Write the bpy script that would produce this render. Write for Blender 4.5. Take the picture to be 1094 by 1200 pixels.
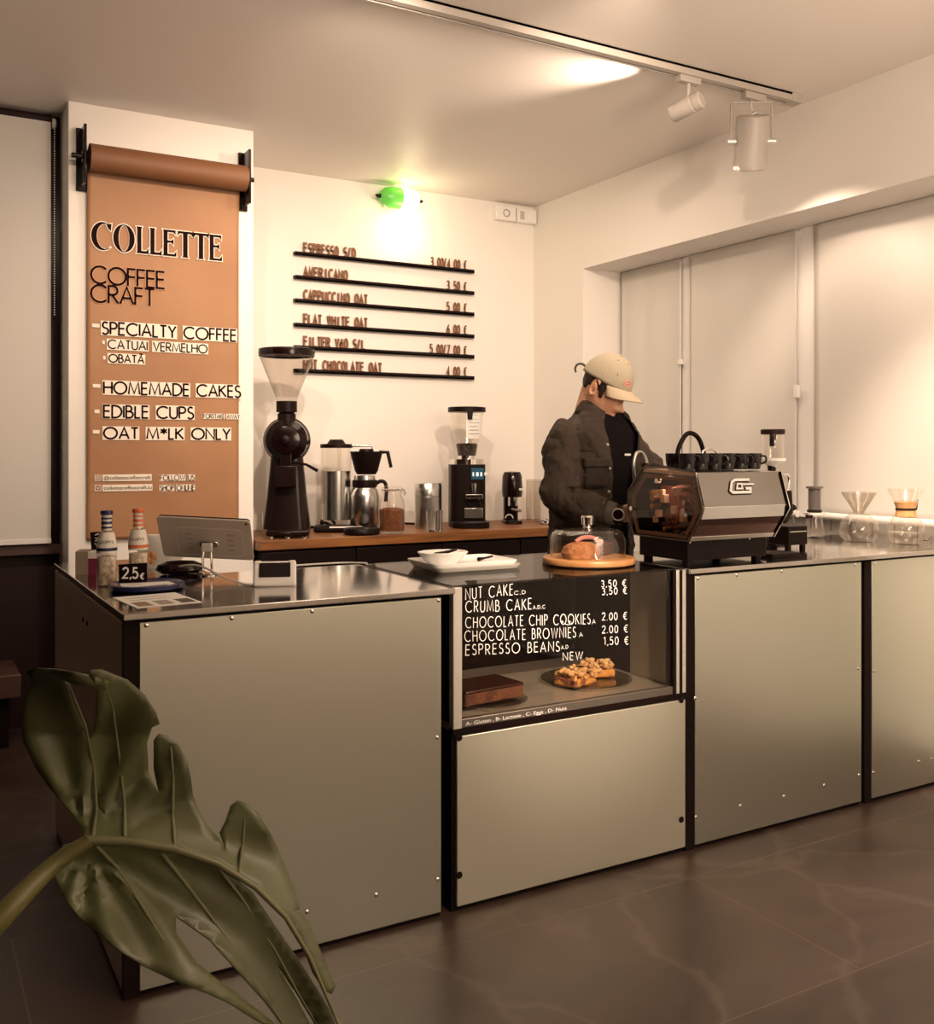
import bpy, bmesh, math, random
from mathutils import Vector, Matrix, Euler
random.seed(7)
R = math.radians
SC = bpy.context.scene
COL = SC.collection
for o in list(bpy.data.objects): bpy.data.objects.remove(o)

# ---------------------------------------------------------------- camera, world, lamps, exposure
CAM_H = 1.278
YAW = R(29.8)
F_PX = 1157.0
cam_d = bpy.data.cameras.new('camera')
cam = bpy.data.objects.new('camera', cam_d); COL.objects.link(cam)
cam.location = (0, 0, CAM_H); cam.rotation_euler = (R(90), 0, -YAW)
cam_d.sensor_fit = 'HORIZONTAL'; cam_d.sensor_width = 36.0
cam_d.lens = 36.0 * F_PX / 1094.0
cam_d.shift_y = -72.0 / 1094.0
cam_d.clip_start = 0.05; cam_d.clip_end = 60
SC.camera = cam
SC.view_settings.view_transform = 'Standard'; SC.view_settings.look = 'None'
SC.view_settings.gamma = 1.0; SC.view_settings.use_curve_mapping = False
SC.view_settings.exposure = 0.06
SC.cycles.use_denoising = True
SC.cycles.max_bounces = 10; SC.cycles.transparent_max_bounces = 24
SC.cycles.caustics_reflective = True; SC.cycles.caustics_refractive = False
SC.cycles.sample_clamp_indirect = 6.0
w = bpy.data.worlds.new('world'); SC.world = w; w.use_nodes = True
w.node_tree.nodes['Background'].inputs[0].default_value = (0.010, 0.007, 0.005, 1)   # night outside
w.node_tree.nodes['Background'].inputs[1].default_value = 1.0

WARM = (1.0, 0.765, 0.58)
def lamp(name, kind, loc, energy, color=WARM, aim=None, **kw):
    d = bpy.data.lights.new(name, kind); d.energy = energy; d.color = color
    for k, v in kw.items(): setattr(d, k, v)
    o = bpy.data.objects.new(name, d); COL.objects.link(o); o.location = loc
    if aim is not None:
        o.rotation_euler = (Vector(aim) - Vector(loc)).to_track_quat('-Z', 'Y').to_euler()
    return o

XR, XI, YB, ZC = 3.50, 3.80, 5.257, 2.828      # right wall face, window plane, back wall, ceiling
YF, HC = 2.386, 0.90                           # counter front plane and top height
# spotlights of the ceiling track and of the ceiling over the bar, with added ones marked
lamp('track_light_banner', 'SPOT', (0.62, 2.75, 2.70), 74, aim=(1.05, 4.67, 1.45), spot_size=R(84), spot_blend=1.0, shadow_soft_size=0.035)
lamp('track_light_menu', 'SPOT', (1.25, 2.62, 2.72), 128, aim=(2.2, 5.25, 1.35), spot_size=R(88), spot_blend=1.0, shadow_soft_size=0.035)
lamp('track_light_corner', 'SPOT', (2.00, 2.20, 2.72), 125, aim=(3.0, 5.25, 1.30), spot_size=R(84), spot_blend=1.0, shadow_soft_size=0.03)
lamp('hanging_spot_beam', 'SPOT', (3.10, 3.08, 2.50), 120, aim=(3.50, 2.90, 1.6), spot_size=R(112), spot_blend=0.6, shadow_soft_size=0.04)
lamp('ceiling_streak_light', 'SPOT', (2.70, 3.09, 2.735), 55, aim=(1.5, 3.85, 2.82), spot_size=R(72), spot_blend=1.0, shadow_soft_size=0.02)  # added beside the small spot's head, grazes the ceiling for a bright streak
lamp('track_light_window', 'SPOT', (2.60, 1.75, 2.70), 290, aim=(3.8, 2.55, 0.80), spot_size=R(48), spot_blend=0.9, shadow_soft_size=0.03)
lamp('track_light_floor', 'SPOT', (2.90, 1.60, 2.70), 190, aim=(3.0, 1.2, 0.0), spot_size=R(80), spot_blend=0.9, shadow_soft_size=0.05)
lamp('case_fill_spot', 'SPOT', (1.55, 0.20, 2.72), 800, aim=(1.76, 2.62, 0.60), spot_size=R(20), spot_blend=1.0, shadow_soft_size=0.03)  # added narrow spot, placed to brighten the cakes through the front glass
# added lights out of view: wall fills reflected by the counter panels, and uplighter
lamp('front_wall_fill', 'AREA', (2.1, -1.9, 2.75), 60, aim=(1.9, -3.0, 0.9), shape='RECTANGLE', size=3.0, size_y=0.3)  # added to brighten the unseen wall that the left counter panel reflects
lamp('right_wall_fill', 'AREA', (2.55, -0.3, 2.75), 105, aim=(3.5, -0.3, 0.9), shape='RECTANGLE', size=0.3, size_y=3.0)  # added to brighten the right wall mirrored in the other panels
lamp('ceiling_fill', 'SPOT', (1.9, 0.2, 1.9), 300, aim=(1.9, 1.2, 2.83), spot_size=R(150), spot_blend=1.0, shadow_soft_size=0.6)  # added upward light that lifts the ceiling, without a fixture
lamp('bar_area_light', 'AREA', (2.2, 4.0, 2.80), 12, aim=(2.2, 4.0, 0), shape='RECTANGLE', size=1.6, size_y=0.5)  # soft area light over the bar, no fixture modelled
# ---------------------------------------------------------------- helpers
class MB:
    """collects shapes that become ONE mesh object"""
    def __init__(s): s.bm = bmesh.new()
    def face(s, vs):
        try: return s.bm.faces.new(vs)
        except ValueError: return None
    def v(s, p): return s.bm.verts.new(p)
    def box(s, x0, x1, y0, y1, z0, z1, M=None):
        P = [Vector((x, y, z)) for x in (x0, x1) for y in (y0, y1) for z in (z0, z1)]
        if M: P = [M @ p for p in P]
        V = [s.v(p) for p in P]
        for f in ((0,1,3,2),(4,6,7,5),(0,4,5,1),(2,3,7,6),(0,2,6,4),(1,5,7,3)): s.face([V[i] for i in f])
        return s
    def cyl(s, p0, p1, r0, r1=None, seg=24, cap=True):
        return s.tube([p0, p1], [r0, r0 if r1 is None else r1], seg, cap=cap)
    def tube(s, pts, r, seg=10, cap=True, closed=False, up=None):
        pts = [Vector(p) for p in pts]; n = len(pts)
        rr = [r]*n if not isinstance(r, (list, tuple)) else list(r)
        rings = []; prev = None
        for i, p in enumerate(pts):
            a = pts[(i-1) % n] if (closed or i > 0) else p
            b = pts[(i+1) % n] if (closed or i < n-1) else p
            t = (b - a).normalized()
            if prev is None:
                ref = Vector((0,0,1)) if abs(t.z) < 0.9 else Vector((1,0,0))
                x = t.cross(ref).normalized()
            else:
                x = (prev - t * prev.dot(t)).normalized()
            prev = x; y = t.cross(x)
            rings.append([s.v(p + (x*math.cos(2*math.pi*k/seg) + y*math.sin(2*math.pi*k/seg))*rr[i]) for k in range(seg)])
        for i in range(n if closed else n-1):
            A, B = rings[i], rings[(i+1) % n]
            for k in range(seg): s.face([A[k], A[(k+1) % seg], B[(k+1) % seg], B[k]])
        if cap and not closed:
            s.face(rings[0][::-1]); s.face(rings[-1])
        return s
    def lathe(s, prof, c=(0,0,0), seg=32, M=None, sx=1, sy=1, wob=None):
        c = Vector(c); rings = []
        for r, z in prof:
            if r < 1e-6:
                p = Vector((0,0,z)); p = (M @ p if M else p) + c
                rings.append([s.v(p)])
            else:
                ring = []
                for k in range(seg):
                    a = 2*math.pi*k/seg
                    q = r * (wob(a, z) if wob else 1)
                    p = Vector((q*math.cos(a)*sx, q*math.sin(a)*sy, z)); p = (M @ p if M else p) + c
                    ring.append(s.v(p))
                rings.append(ring)
        for A, B in zip(rings, rings[1:]):
            for k in range(seg):
                k2 = (k+1) % seg
                if len(A) == 1 and len(B) == 1: break
                if len(A) == 1: s.face([A[0], B[k2], B[k]])
                elif len(B) == 1: s.face([A[k], A[k2], B[0]])
                else: s.face([A[k], A[k2], B[k2], B[k]])
        return s
    def prism(s, poly, O, u, v, d):
        """polygon (a,b) -> O+a*u+b*v, extruded by vector d"""
        O, u, v, d = Vector(O), Vector(u), Vector(v), Vector(d)
        A = [s.v(O + u*a + v*b) for a, b in poly]; B = [s.v(O + u*a + v*b + d) for a, b in poly]
        s.face(A[::-1]); s.face(B); n = len(A)
        for i in range(n): s.face([A[i], A[(i+1) % n], B[(i+1) % n], B[i]])
        return s
    def ball(s, c, r, seg=20, rings=12, M=None):
        r = (r, r, r) if not isinstance(r, (tuple, list)) else r
        prof = [(math.sin(math.pi*i/rings), -math.cos(math.pi*i/rings)) for i in range(rings+1)]
        prof[0] = (0, -1); prof[-1] = (0, 1)
        D = Matrix.Diagonal((r[0], r[1], r[2], 1)); D = (M @ D) if M else D
        return s.lathe(prof, c, seg, D)
    def build(s, name, mat, parent=None, bevel=0, loc=None, smooth=True, sub=0, angle=40, solid=0):
        bmesh.ops.recalc_face_normals(s.bm, faces=s.bm.faces[:])
        me = bpy.data.meshes.new(name); s.bm.to_mesh(me); s.bm.free()
        me.materials.append(mat)
        o = bpy.data.objects.new(name, me); COL.objects.link(o)
        if smooth:
            for p in me.polygons: p.use_smooth = True
            me.set_sharp_from_angle(angle=R(angle))
        if parent: o.parent = parent
        if loc: o.location = loc
        if solid:
            m = o.modifiers.new('thick', 'SOLIDIFY'); m.thickness = solid; m.offset = 0
        if bevel:
            m = o.modifiers.new('edge', 'BEVEL'); m.width = bevel; m.segments = 2; m.limit_method = 'ANGLE'; m.angle_limit = R(50)
        if sub:
            m = o.modifiers.new('soft', 'SUBSURF'); m.levels = sub; m.render_levels = sub
        return o

def tag(o, label=None, cat=None, group=None, kind=None):
    if label: o['label'] = label
    if cat: o['category'] = cat
    if group: o['group'] = group
    if kind: o['kind'] = kind
    return o
def thing(name, label, cat, loc=(0,0,0), rz=0, group=None):
    o = bpy.data.objects.new(name, None); COL.objects.link(o); o.empty_display_size = 0.05
    o.location = loc; o.rotation_euler = (0, 0, rz)
    return tag(o, label, cat, group)
def struct(o): o['kind'] = 'structure'; return o
def dup(root, loc=None, rz=None, label=None, group=None):
    def cp(o, par):
        c = o.copy(); COL.objects.link(c)
        if par: c.parent = par
        for ch in [x for x in ALLCH.get(o.name, [])]: cp(ch, c)
        return c
    ALLCH = {}
    for x in COL.objects:
        if x.parent: ALLCH.setdefault(x.parent.name, []).append(x)
    r = cp(root, None)
    if loc is not None: r.location = loc
    if rz is not None: r.rotation_euler = (0, 0, rz)
    if label: r['label'] = label
    if group: r['group'] = group
    return r

# ---------------------------------------------------------------- materials
def mat(name, color, rough=0.5, metal=0.0, bump=None, vary=None, spec=0.5, emit=None, sheen=0, coat=0, aniso=0, trans=0, sss=0):
    m = bpy.data.materials.new(name); m.use_nodes = True
    nt = m.node_tree; b = nt.nodes['Principled BSDF']
    b.inputs['Base Color'].default_value = (*color, 1); b.inputs['Roughness'].default_value = rough
    b.inputs['Metallic'].default_value = metal; b.inputs['Specular IOR Level'].default_value = spec
    if coat: b.inputs['Coat Weight'].default_value = coat; b.inputs['Coat Roughness'].default_value = 0.08
    if sheen: b.inputs['Sheen Weight'].default_value = sheen
    if trans: b.inputs['Transmission Weight'].default_value = trans
    if sss: b.inputs['Subsurface Weight'].default_value = sss; b.inputs['Subsurface Radius'].default_value = (0.01, 0.004, 0.002)
    if aniso: b.inputs['Anisotropic'].default_value = aniso
    if emit:
        b.inputs['Emission Color'].default_value = (*emit[0], 1); b.inputs['Emission Strength'].default_value = emit[1]
    tc = nt.nodes.new('ShaderNodeTexCoord')
    if vary:      # (scale, other colour, detail, contrast[, stretch])
        sc_, c2, det, lo, hi = vary[:5]; st = vary[5] if len(vary) > 5 else (1, 1, 1)
        mp = nt.nodes.new('ShaderNodeMapping'); mp.inputs['Scale'].default_value = st
        nz = nt.nodes.new('ShaderNodeTexNoise'); nz.inputs['Scale'].default_value = sc_; nz.inputs['Detail'].default_value = det
        rp = nt.nodes.new('ShaderNodeMapRange'); rp.inputs[1].default_value = lo; rp.inputs[2].default_value = hi
        mx = nt.nodes.new('ShaderNodeMix'); mx.data_type = 'RGBA'
        mx.inputs[6].default_value = (*color, 1); mx.inputs[7].default_value = (*c2, 1)
        nt.links.new(tc.outputs['Object'], mp.inputs['Vector']); nt.links.new(mp.outputs[0], nz.inputs['Vector'])
        nt.links.new(nz.outputs[0], rp.inputs[0]); nt.links.new(rp.outputs[0], mx.inputs[0])
        nt.links.new(mx.outputs[2], b.inputs['Base Color'])
    if bump:      # (scale, strength[, stretch])
        st = bump[2] if len(bump) > 2 else (1, 1, 1)
        mp = nt.nodes.new('ShaderNodeMapping'); mp.inputs['Scale'].default_value = st
        nz = nt.nodes.new('ShaderNodeTexNoise'); nz.inputs['Scale'].default_value = bump[0]; nz.inputs['Detail'].default_value = 4
        bp = nt.nodes.new('ShaderNodeBump'); bp.inputs['Strength'].default_value = bump[1]; bp.inputs['Distance'].default_value = 0.01
        nt.links.new(tc.outputs['Object'], mp.inputs['Vector']); nt.links.new(mp.outputs[0], nz.inputs['Vector'])
        nt.links.new(nz.outputs[0], bp.inputs['Height']); nt.links.new(bp.outputs[0], b.inputs['Normal'])
    return m
def glass(name, tint=(0.98, 0.97, 0.955), rough=0.02, gloss=1.0, base=0.04, edge=0.6):
    """thin clear glass: sees through, with Fresnel reflections"""
    m = bpy.data.materials.new(name); m.use_nodes = True; nt = m.node_tree
    nt.nodes.remove(nt.nodes['Principled BSDF']); out = nt.nodes['Material Output']
    t = nt.nodes.new('ShaderNodeBsdfTransparent'); t.inputs[0].default_value = (*tint, 1)
    g = nt.nodes.new('ShaderNodeBsdfGlossy'); g.inputs['Roughness'].default_value = rough; g.inputs[0].default_value = (gloss, gloss, gloss, 1)
    lw = nt.nodes.new('ShaderNodeLayerWeight'); lw.inputs[0].default_value = 0.5
    pw_ = nt.nodes.new('ShaderNodeMath'); pw_.operation = 'POWER'; pw_.inputs[1].default_value = 4.0
    f = nt.nodes.new('ShaderNodeMath'); f.operation = 'MULTIPLY_ADD'; f.inputs[1].default_value = edge; f.inputs[2].default_value = base
    nt.links.new(lw.outputs['Facing'], pw_.inputs[0]); nt.links.new(pw_.outputs[0], f.inputs[0])
    x = nt.nodes.new('ShaderNodeMixShader')
    nt.links.new(f.outputs[0], x.inputs[0]); nt.links.new(t.outputs[0], x.inputs[1]); nt.links.new(g.outputs[0], x.inputs[2])
    nt.links.new(x.outputs[0], out.inputs[0])
    return m

M = {}
M['wall'] = mat('plaster_white', (0.80, 0.765, 0.72), 0.62, bump=(60, 0.05))
M['ceil'] = mat('ceiling_white', (0.80, 0.75, 0.70), 0.5, bump=(30, 0.04))
M['alu'] = mat('satin_aluminium', (0.65, 0.675, 0.585), 0.31, 1.0, bump=(220, 0.004, (0.03, 1, 1)))
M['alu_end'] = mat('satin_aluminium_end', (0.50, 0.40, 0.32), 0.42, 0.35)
M['lamp_body'] = mat('pale_lamp_housing', (0.42, 0.385, 0.345), 0.45)
M['alu_matt'] = mat('matt_anodised_panel', (0.68, 0.685, 0.575), 0.48, 0.9)
M['steel'] = mat('polished_steel_top', (0.55, 0.53, 0.50), 0.10, 1.0, bump=(6, 0.02))
M['chrome'] = mat('chrome', (0.82, 0.81, 0.79), 0.06, 1.0)
M['brushed'] = mat('brushed_steel', (0.60, 0.59, 0.56), 0.24, 1.0, bump=(150, 0.05, (1, 1, 0.02)))
M['profile'] = mat('pale_aluminium_profile', (0.66, 0.64, 0.58), 0.35, 0.5)
M['black'] = mat('black_plastic', (0.008, 0.0035, 0.003), 0.40, spec=0.14)
M['gloss_black'] = mat('gloss_black', (0.008, 0.003, 0.003), 0.14, spec=0.3)
M['matt_black'] = mat('matt_black', (0.008, 0.0035, 0.003), 0.8, spec=0.15)
M['dark_brown'] = mat('dark_brown', (0.018, 0.006, 0.005), 0.6, spec=0.25)
M['white'] = mat('white_plastic', (0.80, 0.78, 0.75), 0.35)
M['ceramic'] = mat('white_ceramic', (0.80, 0.79, 0.76), 0.15)
M['paper'] = mat('white_paper', (0.78, 0.76, 0.72), 0.8)
M['kraft'] = mat('kraft_paper', (0.36, 0.183, 0.084), 0.6, vary=(2.2, (0.30, 0.143, 0.062), 4, 0.35, 0.7), bump=(3.0, 0.10))
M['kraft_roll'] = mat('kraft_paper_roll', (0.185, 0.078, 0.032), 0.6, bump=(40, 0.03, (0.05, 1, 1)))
M['ink'] = mat('black_ink', (0.014, 0.004, 0.004), 0.9, spec=0.1)
M['backing'] = mat('white_lettering_backing', (0.80, 0.72, 0.62), 0.7)
M['chalk'] = mat('white_chalk_marker', (0.85, 0.83, 0.80), 0.8)
M['letter_wood'] = mat('brown_cut_letter', (0.20, 0.085, 0.035), 0.6)
M['blind'] = mat('white_roller_blind', (0.67, 0.645, 0.60), 0.55, bump=(400, 0.04))
M['glass'] = glass('clear_glass')
M['case_glass'] = glass('display_case_glass', (0.90, 0.88, 0.85), 0.01, 0.8, 0.02, 0.5)
M['smoke'] = glass('smoked_side_panel', (0.90, 0.78, 0.70), 0.03)
M['plate_glass'] = glass('plate_glass', (0.90, 0.88, 0.85), 0.03, 1.0, 0.13, 0.8)
M['top_glass'] = glass('case_top_glass', (0.55, 0.52, 0.50), 0.02, 0.8, 0.03, 0.45)
M['frost'] = glass('cloudy_plastic', (0.91, 0.89, 0.87), 0.2, 0.7)
M['night'] = mat('night_window_glass', (0.006, 0.003, 0.003), 0.06)
M['grinder'] = mat('grinder_black_paint', (0.009, 0.003, 0.0025), 0.27, spec=0.25)
M['bean'] = mat('coffee_beans', (0.025, 0.010, 0.006), 0.4, bump=(90, 0.9))
M['coffee'] = mat('ground_coffee', (0.20, 0.070, 0.022), 0.9, vary=(60, (0.12, 0.04, 0.014), 4, 0.3, 0.7), bump=(120, 0.5))

def wood_mat(name, c1, c2, axis=0, rough=0.42):
    st = [14, 14, 14]; st[axis] = 0.9
    return mat(name, c1, rough, vary=(3.0, c2, 6, 0.35, 0.68, tuple(st)), bump=(3.0, 0.06, tuple(st)))
M['wood'] = wood_mat('oiled_wood_worktop', (0.27, 0.105, 0.026), (0.12, 0.042, 0.011))
M['board'] = wood_mat('light_wood_board', (0.48, 0.24, 0.085), (0.34, 0.15, 0.05))
M['beech'] = wood_mat('beech_collar', (0.66, 0.36, 0.15), (0.54, 0.27, 0.10), 2)

def floor_mat():
    m = mat('brown_slate_tiles', (0.075, 0.052, 0.040), 0.38)
    nt = m.node_tree; b = nt.nodes['Principled BSDF']; N = nt.nodes.new; L = nt.links.new
    tc = N('ShaderNodeTexCoord')
    n1 = N('ShaderNodeTexNoise'); n1.inputs['Scale'].default_value = 1.3; n1.inputs['Detail'].default_value = 9; n1.inputs['Roughness'].default_value = 0.62; n1.inputs['Distortion'].default_value = 1.1
    r1 = N('ShaderNodeValToRGB')
    r1.color_ramp.elements[0].position = 0.33; r1.color_ramp.elements[0].color = (0.021, 0.0095, 0.007, 1)
    r1.color_ramp.elements[1].position = 0.70; r1.color_ramp.elements[1].color = (0.066, 0.042, 0.032, 1)
    v = N('ShaderNodeTexVoronoi'); v.feature = 'DISTANCE_TO_EDGE'; v.inputs['Scale'].default_value = 1.5
    n2 = N('ShaderNodeTexNoise'); n2.inputs['Scale'].default_value = 2.0; n2.inputs['Detail'].default_value = 5
    ad = N('ShaderNodeMixRGB'); ad.blend_type = 'ADD'; ad.inputs[0].default_value = 0.55
    L(tc.outputs['Object'], ad.inputs[1]); L(tc.outputs['Object'], n2.inputs['Vector']); L(n2.outputs['Color'], ad.inputs[2])
    L(ad.outputs[0], v.inputs['Vector'])
    vr = N('ShaderNodeMapRange'); vr.inputs[1].default_value = 0.0; vr.inputs[2].default_value = 0.03; vr.inputs[3].default_value = 0.22; vr.inputs[4].default_value = 0
    L(v.outputs['Distance'], vr.inputs[0])
    mv = N('ShaderNodeMix'); mv.data_type = 'RGBA'; mv.inputs[7].default_value = (0.16, 0.12, 0.09, 1)
    L(tc.outputs['Object'], n1.inputs['Vector']); L(n1.outputs[0], r1.inputs[0]); L(r1.outputs[0], mv.inputs[6]); L(vr.outputs[0], mv.inputs[0])
    br = N('ShaderNodeTexBrick'); br.offset = 0.5; br.inputs['Scale'].default_value = 1.0
    br.inputs['Mortar Size'].default_value = 0.0025; br.inputs['Brick Width'].default_value = 1.2; br.inputs['Row Height'].default_value = 0.60
    br.inputs['Color1'].default_value = (1, 1, 1, 1); br.inputs['Color2'].default_value = (0.80, 0.78, 0.78, 1); br.inputs['Mortar'].default_value = (0.0, 0.0, 0.0, 1)
    mp = N('ShaderNodeMapping'); mp.inputs['Location'].default_value = (0.35, 0.17, 0)
    L(tc.outputs['Object'], mp.inputs['Vector']); L(mp.outputs[0], br.inputs['Vector'])
    mm = N('ShaderNodeMix'); mm.data_type = 'RGBA'; mm.blend_type = 'MULTIPLY'; mm.inputs[0].default_value = 1
    L(mv.outputs[2], mm.inputs[6]); L(br.outputs['Color'], mm.inputs[7])
    gr = N('ShaderNodeMix'); gr.data_type = 'RGBA'; gr.inputs[7].default_value = (0.085, 0.055, 0.042, 1)
    L(br.outputs['Fac'], gr.inputs[0]); L(mm.outputs[2], gr.inputs[6]); L(gr.outputs[2], b.inputs['Base Color'])
    rr = N('ShaderNodeMapRange'); rr.inputs[3].default_value = 0.28; rr.inputs[4].default_value = 0.5
    L(n1.outputs[0], rr.inputs[0]); L(rr.outputs[0], b.inputs['Roughness'])
    bp = N('ShaderNodeBump'); bp.inputs['Strength'].default_value = 0.12; bp.inputs['Distance'].default_value = 0.01
    L(n1.outputs[0], bp.inputs['Height']); L(bp.outputs[0], b.inputs['Normal'])
    return m
M['floor'] = floor_mat()

# ---------------------------------------------------------------- lettering
def _arc(cx, cy, rx, ry, a0, a1, n=0):
    n = n or max(4, int(abs(a1-a0)/15))
    return [(cx+rx*math.cos(R(a0+(a1-a0)*i/n)), cy+ry*math.sin(R(a0+(a1-a0)*i/n))) for i in range(n+1)]
GL = {
 'A': (.74, '0,0 .37,1 .74,0;.13,.34 .61,.34'), 'B': (.52, '.25,.53 0,.53 0,1 .2,1 @.2,.765,.22,.235,90,-90 .25,.53 @.25,.265,.27,.265,90,-90 0,0 0,.53'),
 'C': (.86, '@.5,.5,.5,.5,46,314'), 'D': (.72, '0,0 0,1 .22,1 @.22,.5,.5,.5,90,-90 0,0'), 'E': (.46, '.46,1 0,1 0,0 .46,0;0,.53 .43,.53'),
 'F': (.44, '.44,1 0,1 0,0;0,.53 .41,.53'), 'G': (1.0, '@.5,.5,.5,.5,42,360 .58,.5'), 'H': (.64, '0,0 0,1;.64,0 .64,1;0,.53 .64,.53'),
 'I': (.02, '0,0 0,1'), 'J': (.3, '.3,1 .3,.2 @.15,.17,.15,.17,0,-170'), 'K': (.6, '0,0 0,1;.55,1 0,.46;.14,.57 .6,0'), 'L': (.40, '0,1 0,0 .4,0'),
 'M': (.9, '0,0 .12,1 .45,.08 .78,1 .9,0'), 'N': (.68, '0,0 0,1 .68,0 .68,1'), 'O': (1.0, '@.5,.5,.5,.5,90,450'),
 'P': (.5, '0,0 0,1 .24,1 @.24,.74,.26,.26,90,-90 0,.48'), 'Q': (1.0, '@.5,.5,.5,.5,90,450;.6,.3 1,-.05'), 'R': (.54, '0,0 0,1 .24,1 @.24,.74,.26,.26,90,-90 0,.48;.2,.48 .54,0'),
 'S': (.48, '@.25,.755,.2,.245,35,270 @.24,.25,.24,.26,90,-150'), 'T': (.54, '0,1 .54,1;.27,1 .27,0'), 'U': (.6, '0,1 0,.3 @.3,.3,.3,.3,180,360 .6,1'),
 'V': (.68, '0,1 .34,0 .68,1'), 'W': (1.02, '0,1 .27,0 .51,1 .75,0 1.02,1'), 'X': (.58, '0,0 .58,1;0,1 .58,0'), 'Y': (.6, '0,1 .3,.47 .6,1;.3,.47 .3,0'), 'Z': (.55, '0,1 .55,1 0,0 .55,0'),
 '0': (.56, '@.28,.5,.28,.5,90,450'), '1': (.24, '0,.8 .22,1 .22,0'), '2': (.54, '@.27,.72,.26,.28,165,-38 0,0 .54,0'), '3': (.5, '@.24,.76,.22,.24,150,-90 @.24,.26,.26,.26,90,-150'),
 '4': (.56, '.42,0 .42,1 0,.28 .56,.28'), '5': (.5, '.46,1 .08,1 .04,.56 @.22,.32,.27,.32,120,-150'), '6': (.54, '.4,1 .06,.42 @.27,.28,.27,.28,160,-200'), '7': (.5, '0,1 .5,1 .14,0'),
 '8': (.52, '@.26,.77,.2,.23,-90,270 @.26,.27,.26,.27,90,-270'), '9': (.54, '.14,0 .48,.58 @.27,.72,.27,.28,-20,340'),
 '/': (.36, '0,-.05 .36,1.05'), '-': (.3, '0,.45 .3,.45'), '.': (.06, '0,0 .06,.05'), ',': (.1, '.1,.08 0,-.14'), '*': (.50, '.25,.45 .25,1;0,.58 .5,.88;0,.88 .5,.58'),
 '~': (.74, '0,0 .37,1 .74,0;.13,.34 .61,.34;.15,1.16 .3,1.24 .44,1.14 .6,1.22'), '&': (.74, '-.02,.64 .56,.64;-.02,.38 .50,.38;@.5,.5,.36,.5,55,305'), ':': (.06, '0,.1 .06,.14;0,.6 .06,.64'),
 ' ': (.36, ''), '_': (.2, '0,0 .2,0'), "'": (.05, '0,1 0,.75'),
}
def glyph(ch):
    wd, d = GL[ch]; strokes = []
    for part in d.split(';'):
        pts = []
        for tk in part.split():
            if tk[0] == '@': pts += _arc(*[float(x) for x in tk[1:].split(',')])
            else: pts.append(tuple(float(x) for x in tk.split(',')))
        if pts: strokes.append(pts)
    return wd, strokes
def ribbon(mb, pts, O, u, v, n, t, depth=0.0):
    """flat stroke of width t along 2-D points (a,b) in metres"""
    q = [pts[0]]
    for p in pts[1:]:
        if math.dist(p, q[-1]) > 1e-6: q.append(p)
    closed = len(q) > 3 and math.dist(q[0], q[-1]) < 1e-5
    if closed: q = q[:-1]
    N = len(q); L = []; Rr = []
    for i in range(N):
        p = q[i]; a = q[i-1] if (closed or i > 0) else None; b = q[(i+1) % N] if (closed or i < N-1) else None
        ds = []
        for s0, s1 in ((a, p), (p, b)):
            if s0 is not None and s1 is not None:
                l = math.dist(s0, s1); ds.append(((s1[0]-s0[0])/l, (s1[1]-s0[1])/l))
        if len(ds) == 2:
            nx, ny = -(ds[0][1]+ds[1][1]), ds[0][0]+ds[1][0]; l = math.hypot(nx, ny)
            if l < 1e-4: nx, ny, l = -ds[0][1], ds[0][0], 1
            nx /= l; ny /= l
            k = min(1.8, 1/max(0.3, nx*(-ds[0][1]) + ny*ds[0][0]))
        else: nx, ny, k = -ds[0][1], ds[0][0], 1
        L.append((p[0]+nx*t/2*k, p[1]+ny*t/2*k)); Rr.append((p[0]-nx*t/2*k, p[1]-ny*t/2*k))
    P = lambda c, z: mb.v(O + u*c[0] + v*c[1] + n*z)
    A = [P(c, depth) for c in L]; B = [P(c, depth) for c in Rr]
    if depth: A2 = [P(c, 0) for c in L]; B2 = [P(c, 0) for c in Rr]
    for i in range(N if closed else N-1):
        j = (i+1) % N
        mb.face([A[i], A[j], B[j], B[i]])
        if depth: mb.face([A2[i], A2[j], A[j], A[i]]); mb.face([B[i], B[j], B2[j], B2[i]])
    if depth and not closed:
        mb.face([A2[0], A[0], B[0], B2[0]]); mb.face([A[-1], A2[-1], B2[-1], B[-1]])
def text_width(s, gap): return sum(GL[c][0] for c in s) + gap*(len(s)-1)
def text(mb, s, O, u, v, n, h, t, width=None, gap=.17, depth=0.0, jit=0.0, wsc=1.0, mono=False):
    O, u, v, n = Vector(O), Vector(u).normalized(), Vector(v).normalized(), Vector(n).normalized()
    W = len(s)*(.6+gap)-gap if mono else text_width(s, gap); k = (width/W) if width else h*wsc
    x = 0
    for c in s:
        wd, st = glyph(c)
        if mono:
            f_ = .6/wd if wd > .3 else 1; o_ = 0 if wd > .3 else .3-wd/2
            if c != '/' and wd > .3: st = [[(a*f_, b) for a, b in q] for q in st]
            else: st = [[(a+o_, b) for a, b in q] for q in st]
            wd = .6
        dy = random.uniform(-jit, jit); sl = random.uniform(-jit, jit)
        for pts in st:
            ribbon(mb, [((x+a+b*sl)*k, (b+dy)*h) for a, b in pts], O, u, v, n, t, depth)
        x += wd + gap
    return W*k
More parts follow.
